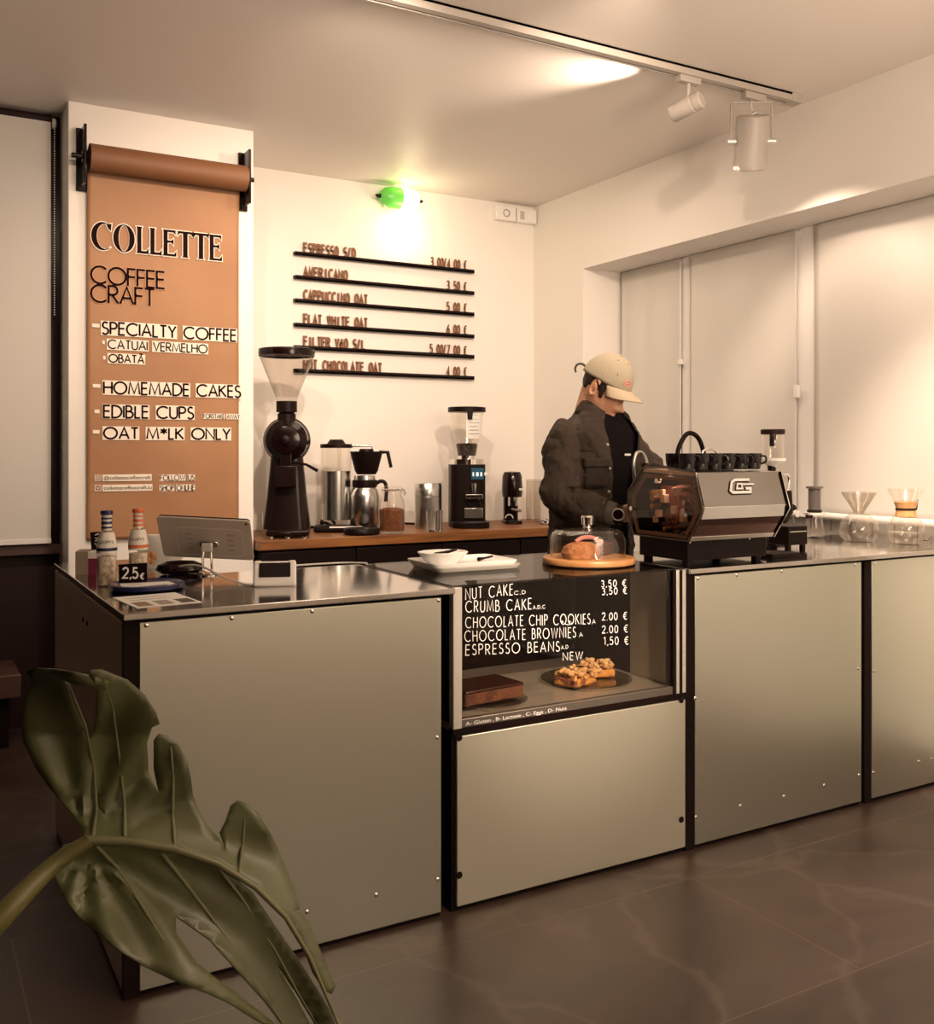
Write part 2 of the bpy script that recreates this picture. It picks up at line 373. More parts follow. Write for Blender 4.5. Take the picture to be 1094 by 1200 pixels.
def small_text(name, s, O, u, v, n, h, m, parent=None, width=None):
    """lower-case small print from Blender's built-in face, as a mesh"""
    c = bpy.data.curves.new(name, 'FONT'); c.body = s; c.size = 1.0; c.resolution_u = 3
    tmp = bpy.data.objects.new(name, c); COL.objects.link(tmp)
    me = bpy.data.meshes.new_from_object(tmp.evaluated_get(bpy.context.evaluated_depsgraph_get()))
    bpy.data.objects.remove(tmp)
    xs = [q.co.x for q in me.vertices]; W = max(xs) - min(xs); x0 = min(xs)
    kx = (width/W) if width else h*1.4; u, v, n, O = Vector(u).normalized(), Vector(v).normalized(), Vector(n).normalized(), Vector(O)
    for q in me.vertices: q.co = O + u*((q.co.x-x0)*kx) + v*(q.co.y*h*1.4)
    me.materials.clear(); me.materials.append(m)
    o = bpy.data.objects.new(name, me); COL.objects.link(o)
    if parent: o.parent = parent
    return o
X_, Y_, Z_ = Vector((1,0,0)), Vector((0,1,0)), Vector((0,0,1))
# ---------------------------------------------------------------- the room
struct(MB().box(-3.5, 4.2, -3.0, 5.6, -0.10, 0).build('floor', M['floor'], smooth=False))
struct(MB().box(-3.5, 4.2, -3.0, 5.6, ZC, ZC+0.1).build('ceiling', M['ceil'], smooth=False))
struct(MB().box(1.482, 4.2, YB, YB+0.15, 0, ZC).build('wall_back', M['wall'], smooth=False))
struct(MB().box(0.641, 1.482, 4.67, YB+0.15, 0, ZC).build('wall_pier', M['wall'], smooth=False, bevel=0.004))
struct(MB().box(-3.6, -3.5, -3.0, 5.6, 0, ZC).build('wall_left', mat('brown_wall_paint', (0.035, 0.018, 0.012), 0.8), smooth=False))
struct(MB().box(-3.5, 4.2, -3.1, -3.0, 0, ZC).build('wall_front', mat('seating_wall_paint', (0.74, 0.69, 0.62), 0.7), smooth=False))
m = MB()
m.box(XR, XI+0.15, 4.729, YB, 0, ZC)                 # stub beside the window niche
m.box(XR, XI+0.15, -3.0, 4.729, 2.355, ZC)           # lintel over the niche
m.box(XI+0.02, XI+0.15, 1.70, 4.729, 0, 0.955)       # wall below the windows
m.box(XR, XI+0.15, -3.0, 1.70, 0, 2.355)
struct(m.build('wall_right', M['wall'], smooth=False))
for i, (a, b) in enumerate(((4.165, 4.729), (3.345, 4.125), (1.70, 3.275))):
    w_ = MB(); w_.box(XI+0.06, XI+0.075, a, b, 0.955, 2.355)
    wo = struct(w_.build(f'window_{i+1}', M['night'], smooth=False))
    f_ = MB(); f_.box(XI+0.045, XI+0.095, a, b, 0.955, 1.0); f_.box(XI+0.045, XI+0.095, a, b, 2.31, 2.355)
    f_.box(XI+0.045, XI+0.095, a, a+0.05, 1.0, 2.31); f_.box(XI+0.045, XI+0.095, b-0.05, b, 1.0, 2.31)
    f_.build('window_frame', M['white'], wo, smooth=False)
for i, (a, b) in enumerate(((4.100, 4.188), (3.255, 3.372))):
    struct(MB().box(XI-0.020, XI+0.12, a, b, 0.955, 2.355).build(f'trim_{i+1}', M['white'], bevel=0.004))
# upright joints in the facing below the windows
m = MB()
for k in range(9): m.box(XI+0.016, XI+0.0205, 2.74+k*0.115, 2.744+k*0.115, 0.90, 0.955)
struct(m.build('trim_3', mat('joint_grey', (0.45, 0.40, 0.34), 0.7), smooth=False))

# dark shop window on the far left, its sill and plinth
struct(MB().box(-3.5, 0.641, 4.99, 5.08, 0.84, ZC).build('window_4', M['night'], smooth=False))
struct(MB().box(-3.5, 0.641, 4.97, 5.10, 0, 0.84).build('wall_below_window', M['dark_brown'], smooth=False))
struct(MB().box(-3.5, 0.641, 4.90, 4.97, 0.80, 0.845).build('trim_4', mat('brown_sill', (0.060, 0.026, 0.018), 0.5), bevel=0.004))
struct(MB().box(-3.5, 0.445, 4.62, 4.97, 0.22, 0.32).build('trim_5', mat('brown_plank', (0.075, 0.036, 0.024), 0.55), bevel=0.005))
struct(MB().box(-3.5, 0.40, 4.66, 4.97, 0.0, 0.22).build('trim_6', M['matt_black'], smooth=False))
struct(MB().box(0.60, 0.641, 4.93, 4.99, 0.84, ZC).build('trim_7', M['gloss_black'], smooth=False))

# ---------------------------------------------------------------- roller blinds
def chain(mb, x, y, z0, z1):
    z = z0
    while z < z1: mb.ball((x, y, z), 0.0032, 6, 4); z += 0.011
def wavy_sheet(x, y0, y1, z0, z1, seed):
    mb = MB(); rr = random.Random(seed); ny, nz = 40, 30; ph = [rr.uniform(0, 6) for _ in range(5)]
    V = []
    for i in range(ny+1):
        row = []
        for j in range(nz+1):
            a = i/ny; b = j/nz
            d = 0.004*(1-b)*(math.sin(a*5+ph[0]) + 0.6*math.sin(a*9+ph[1]+b*2)) + 0.0015*math.sin(a*17+ph[2])
            row.append(mb.v((x+d, y0+(y1-y0)*a, z0+(z1-z0)*b)))
        V.append(row)
    for i in range(ny):
        for j in range(nz): mb.face([V[i][j], V[i+1][j], V[i+1][j+1], V[i][j+1]])
    return mb
BL = [(4.168, 4.722, 'narrow white roller blind in the far corner of the window niche, behind the barista', 1),
      (3.350, 4.120, 'white roller blind in the middle of the window niche, above the espresso machine', 2),
      (1.760, 3.270, 'wide brightly lit white roller blind behind the glass coffee makers', 3)]
for a, b, lab, sd in BL:
    t = thing('roller_blind', lab, 'blind', (XI-0.03, (a+b)/2, 2.334), group='roller blinds of the window niche')
    L0 = -(b-a)/2; L1 = (b-a)/2
    o = wavy_sheet(0.0, L0+0.012, L1-0.012, 0.967-2.334, 0.018, sd).build('blind_fabric', M['blind'], t, solid=0.0015)
    MB().cyl((0.024, L0, -0.002), (0.024, L1, -0.002), 0.020).build('roller_tube', M['white'], t)
    MB().tube([(0, L0+0.008, 0.967-2.33), (0, L1-0.008, 0.967-2.33)], 0.017, 14).build('bottom_bar', M['white'], t)
    c = MB(); chain(c, -0.02, L0+0.004, -0.75 if sd != 1 else -0.55, 0); chain(c, -0.02, L0-0.012, -0.75 if sd != 1 else -0.55, 0)
    c.build('bead_chain', M['white'], t)
    MB().box(-0.03, -0.012, L0-0.02, L0+0.010, -0.80 if sd != 1 else -0.58, -0.74 if sd != 1 else -0.55).build('chain_tensioner', M['white'], t, bevel=0.002)
t = thing('roller_blind', 'large white roller blind pulled down over the dark window at the left edge', 'blind', (-0.55, 4.88, 2.80))
m = MB(); V = []
m.box(-1.15, 1.145, -0.001, 0.001, 0.872-2.80, -0.01); m.build('blind_fabric', M['blind'], t, smooth=False)
MB().cyl((-1.17, 0.012, 0.0), (1.15, 0.012, 0.0), 0.020).build('roller_tube', M['dark_brown'], t)
MB().box(-1.15, 1.147, -0.008, 0.008, 0.852-2.80, 0.876-2.80).build('bottom_bar', M['white'], t, bevel=0.003)
m = MB(); m.lathe([(0, 0), (0.024, 0), (0.024, 0.014), (0.014, 0.018), (0, 0.018)], (1.15, 0.0, -0.02), 20, Matrix.Rotation(R(90), 4, 'Y')); m.build('chain_wheel', M['white'], t)
m = MB(); chain(m, 1.158, -0.022, -0.9, 0); m.build('bead_chain', M['white'], t)

# ---------------------------------------------------------------- kraft paper banner on the pier
BX0, BX1, BY = 0.716, 1.402, 4.648
t = thing('paper_banner', 'brown kraft paper menu banner hanging from a roll on the white pier', 'banner', (0, 0, 0))
rc = Vector((0, 4.575, 2.563)); rr_ = 0.060
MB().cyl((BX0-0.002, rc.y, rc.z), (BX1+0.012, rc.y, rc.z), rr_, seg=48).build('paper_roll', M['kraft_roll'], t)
for x in (BX0-0.022, BX1+0.024):
    b_ = MB(); b_.box(x-0.006, x+0.006, 4.545, 4.668, 2.445, 2.70); b_.box(x-0.022, x+0.022, 4.655, 4.669, 2.43, 2.71)
    b_.box(x-0.01, x+0.01, 4.555, 4.60, 2.54, 2.59)
    b_.build('bracket', M['gloss_black'], t, bevel=0.003)
MB().cyl((BX0-0.075, rc.y, rc.z), (BX1+0.05, rc.y, rc.z), 0.011).build('rod', M['gloss_black'], t)
m = MB(); V = []; nx, nz = 36, 110; z0, z1 = 0.878, rc.z+0.045
for i in range(nx+1):
    row = []
    for j in range(nz+1):
        a, b = i/nx, j/nz; z = z0+(z1-z0)*b; x = BX0+(BX1-BX0)*a
        wr = 0.0022*math.exp(-((z-1.10)/0.10)**2)*(math.sin(a*9+1)+0.6*math.sin(a*17+z*20)) if z < 1.5 else 0
        y = BY + wr + 0.0014*math.sin(a*6+z*2)*max(0, 1.6-z)
        top = max(0, (z-(rc.z-0.30))/0.345); y -= 0.026*top*top
        row.append(m.v((x, y, z)))
    V.append(row)
for i in range(nx):
    for j in range(nz): m.face([V[i][j], V[i+1][j], V[i+1][j+1], V[i][j+1]])
m.build('paper_sheet', M['kraft'], t, solid=0.001)
# banner lettering: pixel rows of the photo turned into heights on the sheet
BW = (BX1-BX0)
def bz(x, y):      # height on the banner plane for a point of the photograph
    d = (math.sin(YAW)+math.cos(YAW)*(x-547)/F_PX, math.cos(YAW)-math.sin(YAW)*(x-547)/F_PX)
    k = 4.635/d[1]; return d[0]*k, CAM_H + (528-y)/F_PX*k
LY = BY-0.0062
def bline(s, x0, yt, yb, x1, t_, back=True, name='lettering', pad=0.010, gap=.17):
    ax, az = bz(x0, yb); bx_, az2 = bz(x1, yb); _, tz = bz(x0, yt)
    h = tz-az
    mb = MB(); text(mb, s, (ax, LY, az), X_, Z_, -Y_, h, t_, width=bx_-ax, gap=gap); mb.build(name, M['ink'], t, smooth=False)
    if back:
        bb = MB(); W = text_width(s, gap); k = (bx_-ax)/W; x = 0; st = None
        for i, c in enumerate(s + ' '):
            if c == ' ':
                if st is not None: bb.box(ax+st*k-pad, ax+(x-gap)*k+pad, LY+0.0012, LY+0.0022, az-pad, tz+pad)
                st = None
            elif st is None: st = x
            if i < len(s): x += GL[c][0]+gap
        bb.build('white_backing', M['backing'], t, smooth=False)
def dash(x0, x1, y):
    a, z = bz(x0, y); b, _ = bz(x1, y)
    MB().box(a, b, LY, LY+0.0015, z-0.008, z+0.008).build('dash', M['backing'], t, smooth=False)
# display serif word, drawn as filled letter shapes
def serif_word(x0, yb, x1, yt):
    ax, az = bz(x0, yb); bx_, _ = bz(x1, yb); _, tz = bz(x0, yt); H = tz-az
    adv = {'C': 0.80, 'O': 0.86, 'L': 0.50, 'E': 0.58, 'T': 0.62}; word = 'COLLETTE'
    tot = sum(adv[c] for c in word); kx = (bx_-ax)/tot
    ink, rim = MB(), MB()
    def poly(P, x):
        Q = [(x+a*kx, b*H) for a, b in P]
        ink.face([ink.v(Vector((ax, LY-0.0008, az))+X_*a+Z_*b) for a, b in Q])
        ribbon(rim, Q+[Q[0]], Vector((ax, LY+0.0006, az)), X_, Z_, -Y_, 0.0085)
    def ring(outer, inner, x, closed=True):
        n = len(outer); o_ = [(x+a*kx, b*H) for a, b in outer]; i_ = [(x+a*kx, b*H) for a, b in inner]
        A = [ink.v(Vector((ax, LY-0.0008, az))+X_*a+Z_*b) for a, b in o_]; B = [ink.v(Vector((ax, LY-0.0008, az))+X_*a+Z_*b) for a, b in i_]
        for k in range(n-1): ink.face([A[k], A[k+1], B[k+1], B[k]])
        ribbon(rim, o_, Vector((ax, LY+0.0006, az)), X_, Z_, -Y_, 0.0085)
        ribbon(rim, i_, Vector((ax, LY+0.0006, az)), X_, Z_, -Y_, 0.004)
    x = 0
    for c in word:
        if c == 'O': ring(_arc(.40, .5, .40, .52, 0, 360), _arc(.40, .5, .20, .49, 0, 360), x)
        elif c == 'C':
            ring(_arc(.42, .5, .42, .52, 48, 318, 24), _arc(.52, .5, .32, .47, 62, 298, 24), x)
            poly([(.56, .93), (.74, .99), (.72, .72), (.62, .80)], x)
        elif c == 'L':
            poly([(.0, 1), (.22, 1), (.19, .93), (.19, .10), (.38, .10), (.46, .22), (.46, 0), (.0, 0), (.03, .07), (.03, .93)], x)
        elif c == 'E':
            poly([(.0, 1), (.50, 1), (.50, .82), (.42, .91), (.19, .91), (.19, .60), (.34, .60), (.42, .68), (.42, .42), (.34, .51), (.19, .51), (.19, .09), (.44, .09), (.53, .22), (.53, 0), (.0, 0), (.03, .07), (.03, .93)], x)
        elif c == 'T':
            poly([(.0, 1), (.60, 1), (.60, .80), (.52, .91), (.39, .91), (.39, .06), (.43, 0), (.17, 0), (.21, .06), (.21, .91), (.08, .91), (.0, .80)], x)
        x += adv[c]*kx
    ink.build('headline_lettering', M['ink'], t, smooth=False); rim.build('headline_outline', M['backing'], t, smooth=False)
serif_word(107, 291, 262, 259)
for s, x0, yt, yb, x1 in (('COFFEE', 107, 311, 331, 193), ('CRAFT', 107, 333, 353, 181)):
    bline(s, x0, yt, yb, x1, 0.0105, back=False, name='tagline_lettering', gap=.12)
    ax, az = bz(x0, yb); bx_, _ = bz(x1, yb); _, tz = bz(x0, yt)
    rb = MB(); text(rb, s, (ax, LY+0.001, az), X_, Z_, -Y_, tz-az, 0.0145, width=bx_-ax, gap=.12); rb.build('tagline_outline', mat('pale_outline', (0.62, 0.36, 0.20), 0.7), t, smooth=False)
for s, x0, yt, yb, x1, th in (('SPECIALTY COFFEE', 120, 377, 391, 277, .0085), ('CATUAI VERMELHO', 127, 398, 408, 243, .006), ('OBAT~', 128, 415, 424, 169, .006),
                              ('HOMEMADE CAKES', 122, 447, 461, 282, .0085), ('EDIBLE CUPS', 122, 475, 489, 227, .0085), ('FOR TAKE AWAY', 239, 485, 490, 281, .003), ('OAT M*LK ONLY', 122, 501, 514, 270, .0085),
                              ('FOLLOW US', 188, 557, 563, 228, .0035), ('SHOP ONLINE', 188, 569, 575, 228, .0035)):
    bline(s, x0, yt, yb, x1, th, pad=0.006 if th > .004 else 0.003)
for x0, x1, y in ((108, 117, 381), (120, 123, 401), (121, 124, 419), (109, 118, 452), (111, 117, 482), (109, 117, 506)): dash(x0, x1, y)
for s, x0, x1, y in (('@collettecoffeecraft', 122, 177, 562), ('collettecoffeecraft.lu', 122, 178, 574)):
    ax, az = bz(x0, y); bx_, _ = bz(x1, y)
    small_text('handle_lettering', s, (ax, LY-0.001, az), X_, Z_, -Y_, 0.016, M['ink'], t, width=bx_-ax)
    MB().box(ax-0.006, bx_+0.004, LY+0.0012, LY+0.0022, az-0.008, az+0.022).build('white_backing', M['backing'], t, smooth=False)
for y in (560, 572):      # the two little icons
    a, z = bz(115, y); k = MB()
    ribbon(k, [(-.012, -.012), (.012, -.012), (.012, .012), (-.012, .012), (-.012, -.012)], Vector((a, LY, z)), X_, Z_, -Y_, 0.003)
    ribbon(k, _arc(0, 0, .006, .006, 0, 360) if y == 560 else [(-.006, .004), (0, -.004), (.006, .004)], Vector((a, LY, z)), X_, Z_, -Y_, 0.003)
    k.build('icon', M['backing'], t, smooth=False)

# ---------------------------------------------------------------- letter rails of the drinks menu on the back wall
RAILS = [('ESPRESSO S/D', '3.00/4.00 &', 2.381, .31, .245), ('AMERICANO', '3.50 &', 2.249, .26, .135), ('CAPPUCCINO OAT', '5.00 &', 2.119, .385, .135),
         ('FLAT WHITE OAT', '6.00 &', 1.984, .385, .135), ('FILTER V60 S/L', '5.00/7.00 &', 1.859, .37, .25), ('HOT CHOCOLATE OAT', '4.00 &', 1.729, .475, .135)]
for nm, pr, z, w1, w2 in RAILS:
    t = thing('menu_rail', f'dark wall rail carrying the cut letters {nm} {pr.replace(" &", "")}', 'menu rail', (1.893, YB, z), group='letter rails of the drinks menu')
    m = MB(); m.box(0, 1.154, -0.030, 0, -0.016, -0.006); m.box(0, 1.154, -0.030, -0.024, -0.018, 0.005); m.box(0, 1.154, -0.004, 0, -0.016, 0.005)
    m.build('rail', M['gloss_black'], t, smooth=False, bevel=0.0015)
    m = MB(); text(m, nm, (0.06, -0.012, 0.004), X_, Z_, -Y_, 0.052, 0.0108, width=w1, gap=.30, depth=0.006, mono=True); m.build('item_lettering', M['letter_wood'], t, smooth=False)
    m = MB(); text(m, pr, (1.105-w2, -0.012, 0.004), X_, Z_, -Y_, 0.052, 0.0074, width=w2, gap=.30, depth=0.006, mono=True); m.build('price_lettering', M['letter_wood'], t, smooth=False)

# ---------------------------------------------------------------- green capped wall lamp, wall switches
t = thing('wall_lamp', 'glowing capsule wall lamp with a green half near the ceiling', 'lamp', (2.515, YB-0.075, 2.745))
prof = [(0, -.125), (.030, -.118), (.052, -.095), (.060, -.06), (.062, 0)]
RX = Matrix.Rotation(R(90), 4, 'Y')
MB().lathe([(r, z) for r, z in prof] + [(0.0, 0)], (0, 0, 0), 32, RX).build('green_cap', mat('green_cap', (0.10, 0.42, 0.06), 0.35, emit=((0.12, 0.5, 0.05), 0.35)), t)
m = MB(); m.lathe([(0.0, 0.0005), (.063, 0.0005), (.063, .05), (.058, .085), (.045, .11), (.02, .124), (0, .126)], (0, 0, 0), 32, RX)
m.build('lit_shade', mat('lit_white_shade', (0.9, 0.85, 0.75), 0.4, emit=((1.0, 0.84, 0.50), 2.2)), t)
for x in (-0.125, 0.126): MB().tube([(x*0.96, 0, 0), (x*1.12, 0, 0), (x*1.22, 0, 0.004)], [.014, .010, .004], 12).build('end_pin', M['black'], t)
MB().tube([(-.10, 0, -.045), (-.07, 0, -.085), (-.02, 0, -.098), (.05, 0, -.085)], .004, 8).build('wire_loop', M['white'], t)
MB().box(-.03, .03, 0.03, 0.075, -.03, .03).build('wall_mount', M['white'], t, bevel=0.004)
lamp('capsule_glow', 'POINT', (2.56, YB-0.16, 2.58), 2.6, color=(1.0, 0.80, 0.48), shadow_soft_size=0.05)
lamp('capsule_green_glow', 'POINT', (2.50, YB-0.15, 2.795), 0.22, color=(0.45, 1.0, 0.12), shadow_soft_size=0.02)
t = thing('socket_strip', 'white surface-mounted socket and switch block in the corner under the ceiling', 'socket', (3.345, YB, 2.757))
MB().box(-.15, -.005, -.045, 0, -.045, .045).build('socket_box', M['white'], t, bevel=.004)
MB().box(.003, .15, -.045, 0, -.045, .045).build('switch_box', M['white'], t, bevel=.004)
k = MB(); k.lathe([(0, -.004), (.016, -.004), (.022, .003), (.024, .003), (.024, 0)], (-.077, -.047, 0), 24, Matrix.Rotation(R(90), 4, 'X')); k.build('socket_insert', mat('socket_shadow_grey', (0.35, 0.30, 0.25), 0.5), t)
k = MB(); k.box(.025, .055, -.05, -.044, -.025, .025); k.build('switch_insert', mat('switch_grey', (0.50, 0.45, 0.38), 0.5), t, bevel=.002)
k = MB(); k.box(.078, .145, -.05, -.044, -.038, .038); k.build('blank_plate', M['white'], t, bevel=.002)

# ---------------------------------------------------------------- track and spotlights
SYW, CYW = math.sin(YAW), math.cos(YAW)
TZ = ZC
t = thing('light_track', 'long white lighting track fixed under the ceiling', 'light track', (1.4, 3.03, TZ))
m = MB(); m.box(-2.2, 1.99, -.026, .004, -.036, 0); m.box(-2.2, 1.99, .016, .024, -.036, 0); m.box(-2.2, 1.99, -.026, .024, -.012, 0); m.build('track_profile', M['lamp_body'], t, bevel=.0015)
MB().box(-2.2, 1.97, .004, .016, -.031, -.012).build('track_slot', M['black'], t, smooth=False)
MB().box(1.94, 2.0, -.028, .026, -.039, -.0005).build('end_cap', M['lamp_body'], t, bevel=.002)
def small_spot(x, label, aim, beam):
    t = thing('track_spotlight', label, 'spotlight', (x, 3.03, TZ-.034), group='small cylinder spotlights of the track')
    MB().box(-.055, .055, -.017, .017, -.028, .0).build('adapter', M['lamp_body'], t, bevel=.003)
    MB().cyl((.0, 0, -.028), (.0, 0, -.105), .009).build('stem', M['lamp_body'], t)
    d = (Vector(aim)-Vector((x, 3.03, TZ-.16))).normalized(); rot = d.to_track_quat('-Z', 'Y').to_matrix().to_4x4()
    c = Vector((0, 0, -.118))
    m = MB(); m.lathe([(0, .062), (.030, .062), (.037, .056), (.037, .03), (.034, .028), (.034, .022), (.037, .020), (.037, -.07), (.033, -.075), (.031, -.06), (0, -.055)], c, 32, rot)
    m.build('lamp_head', M['lamp_body'], t)
    m = MB(); m.lathe([(0, -.0555), (.029, -.0605), (0, -.057)], c, 24, rot); m.build('lens', mat('lens_%d' % int(x*100), (0.9, 0.8, 0.6), 0.2, emit=((1, .78, .5), 4.0 if beam else 0.3)), t)
    return t
small_spot(2.77, 'small white cylinder spotlight aimed down, left of the big hanging spotlight', (2.45, 3.8, 2.45), True)
t = thing('hanging_spotlight', 'big white cylinder spotlight hanging in a yoke near the track end', 'spotlight', (3.135, 3.03, TZ-.036))
MB().box(-.06, .06, -.017, .017, -.030, 0).build('adapter', M['lamp_body'], t, bevel=.003)
hc = Vector((-.012, 0, -.20)); tilt = Matrix.Rotation(R(22), 4, Vector((CYW, -SYW, 0))) @ Matrix.Rotation(R(-3), 4, Vector((SYW, CYW, 0)))
m = MB(); m.lathe([(0, .10), (.060, .10), (.067, .094), (.068, -.085), (.070, -.088), (.070, -.116), (.064, -.120), (.060, -.10), (0, -.095)], hc, 40, tilt)
m.build('lamp_head', M['lamp_body'], t)
m = MB(); YW = Matrix.Rotation(R(-32), 4, 'Z')
P_ = lambda a, b: tuple(YW @ Vector((a, 0, b)) + Vector((-.012, 0, 0)))
m.tube([P_(-.085, -.215), P_(-.085, -.048), P_(-.080, -.040), P_(.080, -.040), P_(.085, -.048), P_(.085, -.215)], .005, 8); m.build('yoke', M['lamp_body'], t)
for s_ in (-1, 1): MB().cyl(P_(.066*s_, -.205), P_(.100*s_, -.205), .013, seg=16).build('yoke_knob', M['profile'], t)
MB().tube([(-.012, 0, -.03), (-.012, 0, -.06), (.0, .01, -.075), (.03, .012, -.078), (.035, -.01, -.082), (.0, -.014, -.086), (-.02, 0, -.095), (-.022, 0, -.102)], .004, 8).build('cable', M['profile'], t)
# ---------------------------------------------------------------- measuring: where a sight line of the photograph meets a level or a plane of the room
SY, CY = math.sin(YAW), math.cos(YAW)
def _dir(x, y): k = (x-547)/F_PX; return Vector((SY+CY*k, CY-SY*k, (528-y)/F_PX))
def at(x, y, z): d = _dir(x, y); return Vector((0, 0, CAM_H)) + d*((z-CAM_H)/d.z)
def aty(x, y, Y): d = _dir(x, y); return Vector((0, 0, CAM_H)) + d*(Y/d.y)
def atx(x, y, X): d = _dir(x, y); return Vector((0, 0, CAM_H)) + d*(X/d.x)
def mpp(p): return (p.x*SY + p.y*CY)/F_PX           # metres per photograph pixel at point p

# ---------------------------------------------------------------- front counter
def screw_on(parent, pts, nrm, r=0.006, m=None, name='screw'):
    first = None
    for p in pts:
        if first is None:
            mb = MB(); rot = Vector(nrm).to_track_quat('Z', 'Y').to_matrix().to_4x4()
            mb.lathe([(0, .003), (r*.6, .0026), (r, .0008), (r, 0)], (0, 0, 0), 12, rot)
            first = mb.build(name, m or M['chrome'], parent, loc=p)
        else:
            c = first.copy(); COL.objects.link(c); c.parent = parent; c.location = p
def panel_z(): return 0.014, 0.876
PZ0, PZ1 = panel_z()
def unit(name, label, x0, x1, y1, screws, right_dark):
    t = thing('counter_unit', label, 'counter', (x0, YF, 0), group='aluminium faced counter units')
    W = x1-x0
    MB().box(-0.027, W+right_dark, 0.006, y1-YF, 0.0, 0.883).build('carcass', M['matt_black'], t, smooth=False)
    MB().box(-0.036, -0.0001, -0.001, 0.014, 0.0, 0.883).build('corner_post', M['matt_black'], t, smooth=False)
    MB().box(0, W, -0.004, 0.006, PZ0, PZ1).build('front_panel', M['alu'], t, bevel=0.0015)
    screw_on(t, [(p[0]-x0, -0.004, p[1]) for p in screws], (0, -1, 0))
    return t
def S(*pp): return [(lambda q: (q.x, min(q.z, .868)))(aty(x, y, YF)) for x, y in pp]
u1 = unit('counter_unit', 'wide aluminium faced counter unit under the tablet and bottles, at the corner with the plant', 0.483, 1.283, 3.02,
     S((171, 730), (365, 709), (271, 719), (513, 696), (511, 864), (512, 1030), (440, 1048), (359, 1068), (172, 922)), 0.0)
# its deep end leg running back along the left side
MB().box(-0.028, 0.34, 0.63, 3.555-YF, 0.0, 0.883).build('return_carcass', M['matt_black'], u1, smooth=False)
ya, yb_ = 2.93-YF, 3.556-YF
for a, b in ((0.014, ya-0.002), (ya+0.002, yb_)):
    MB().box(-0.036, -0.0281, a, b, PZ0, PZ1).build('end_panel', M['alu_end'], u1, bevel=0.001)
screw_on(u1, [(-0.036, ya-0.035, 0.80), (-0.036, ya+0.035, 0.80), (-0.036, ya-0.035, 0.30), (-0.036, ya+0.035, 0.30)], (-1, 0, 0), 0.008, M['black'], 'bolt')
unit('counter_unit', 'aluminium faced counter unit under the espresso machine', 2.2054, 3.002, 2.93,
     S((817, 673), (862, 668), (915, 665), (1001, 659), (813, 818), (1004, 783), (866, 944), (917, 933), (964, 920), (1005, 908), (814, 957)), 0.0)
unit('counter_unit', 'aluminium faced counter unit under the glass coffee makers, running into the window niche', 3.058, 3.815, 3.02,
     S((1024, 655), (1023, 786), (1022, 905), (1075, 892), (1090, 889)), 0.0)
def top(label, poly, z0=0.884, z1=0.900):
    t = MB().prism(poly, (0, 0, z0), X_, Y_, (0, 0, z1-z0)).build('steel_worktop', M['steel'], bevel=0.002, angle=30)
    return tag(t, label, 'countertop')
top('mirror polished steel countertop carrying the tablet, bottles and card terminal', [(.444, 2.370), (1.3205, 2.370), (1.3205, 3.03), (.83, 3.03), (.83, 3.562), (.444, 3.562)])
top('mirror polished steel countertop carrying the espresso machine and glass coffee makers', [(2.175, 2.370), (3.815, 2.370), (3.815, 3.03), (2.90, 3.03), (2.90, 2.90), (2.175, 2.90)])

# ---------------------------------------------------------------- cake display case
CX0, CX1, CY1 = 1.321, 2.168, 2.985
t = thing('display_case', 'glass fronted cake display case with a handwritten cake list', 'display case', (CX0, YF, 0))
W = CX1-CX0; D = CY1-YF
MB().box(0, W, 0.008, D, 0.0, 0.492).build('base_cabinet', M['matt_black'], t, smooth=False)
lp = MB().box(0.012, W-0.003, -0.004, 0.008, 0.016, 0.486).build('lower_panel', M['alu_matt'], t, bevel=0.0015)
screw_on(lp, [(p[0]-CX0, -0.0045, p[1]) for p in S((537, 864), (797, 820), (537, 1025), (797, 960))], (0, -1, 0), 0.010, M['matt_black'], 'bolt')
MB().box(0, W, -0.002, 0.02, 0.490, 0.507).build('black_rail', M['black'], t, smooth=False)
for a, b in ((0.0, 0.028), (W-0.040, W)):
    MB().box(a, b, -0.004, 0.022, 0.507, 0.899).build('corner_post', M['profile'], t, bevel=0.002)
MB().box(W-0.052, W-0.040, -0.002, 0.02, 0.512, 0.899).build('post_seal', M['black'], t, smooth=False)
MB().box(W-0.028, W-0.016, -0.0048, -0.004, 0.507, 0.899).build('post_groove', M['black'], t, smooth=False)
sh = MB().box(0.0, W, 0.022, D, 0.500, 0.520).build('shelf', mat('satin_steel_shelf', (.55, .50, .43), .28, .55), t, smooth=False)
MB().box(0.028, W-0.052, -0.001, 0.020, 0.507, 0.532).build('bottom_rail', mat('grey_bottom_rail', (.16, .14, .12), .35, .6), t, bevel=0.002)
MB().box(0.0, W, D-0.02, D, 0.520, 0.898).build('back_panel', M['matt_black'], t, smooth=False)
MB().box(0.0, 0.012, 0.022, D-0.02, 0.520, 0.898).build('side_panel', M['matt_black'], t, smooth=False)
MB().box(W-0.012, W, 0.022, D-0.02, 0.520, 0.898).build('side_panel', M['dark_brown'], t, smooth=False)
MB().box(W-0.016, W-0.012, 0.075, 0.255, 0.522, 0.890).build('inner_side_plate', mat('grey_inner_plate', (0.30, 0.27, 0.21), 0.5), t, smooth=False)
MB().box(0.028, W-0.052, 0.004, 0.010, 0.520, 0.899).build('front_glass', M['case_glass'], t, smooth=False)
MB().box(0.0, W, 0.0, D, 0.899, 0.905).build('top_glass', M['top_glass'], t, smooth=False)
gy = -0.0005 + 0.003
def note(px, py, s, x1, hpx, th=0.0024, y1=None, jit=.03, gap=.36):
    a = aty(px, py, YF); b = aty(x1, py-1 if y1 is None else y1, YF); h = hpx*mpp(a)
    mb = MB(); text(mb, s, (a.x-CX0, gy, a.z), b-a, Z_, -Y_, h, th, width=(b-a).length, gap=gap, jit=jit); return mb.build('handwriting', M['chalk'], t, smooth=False)
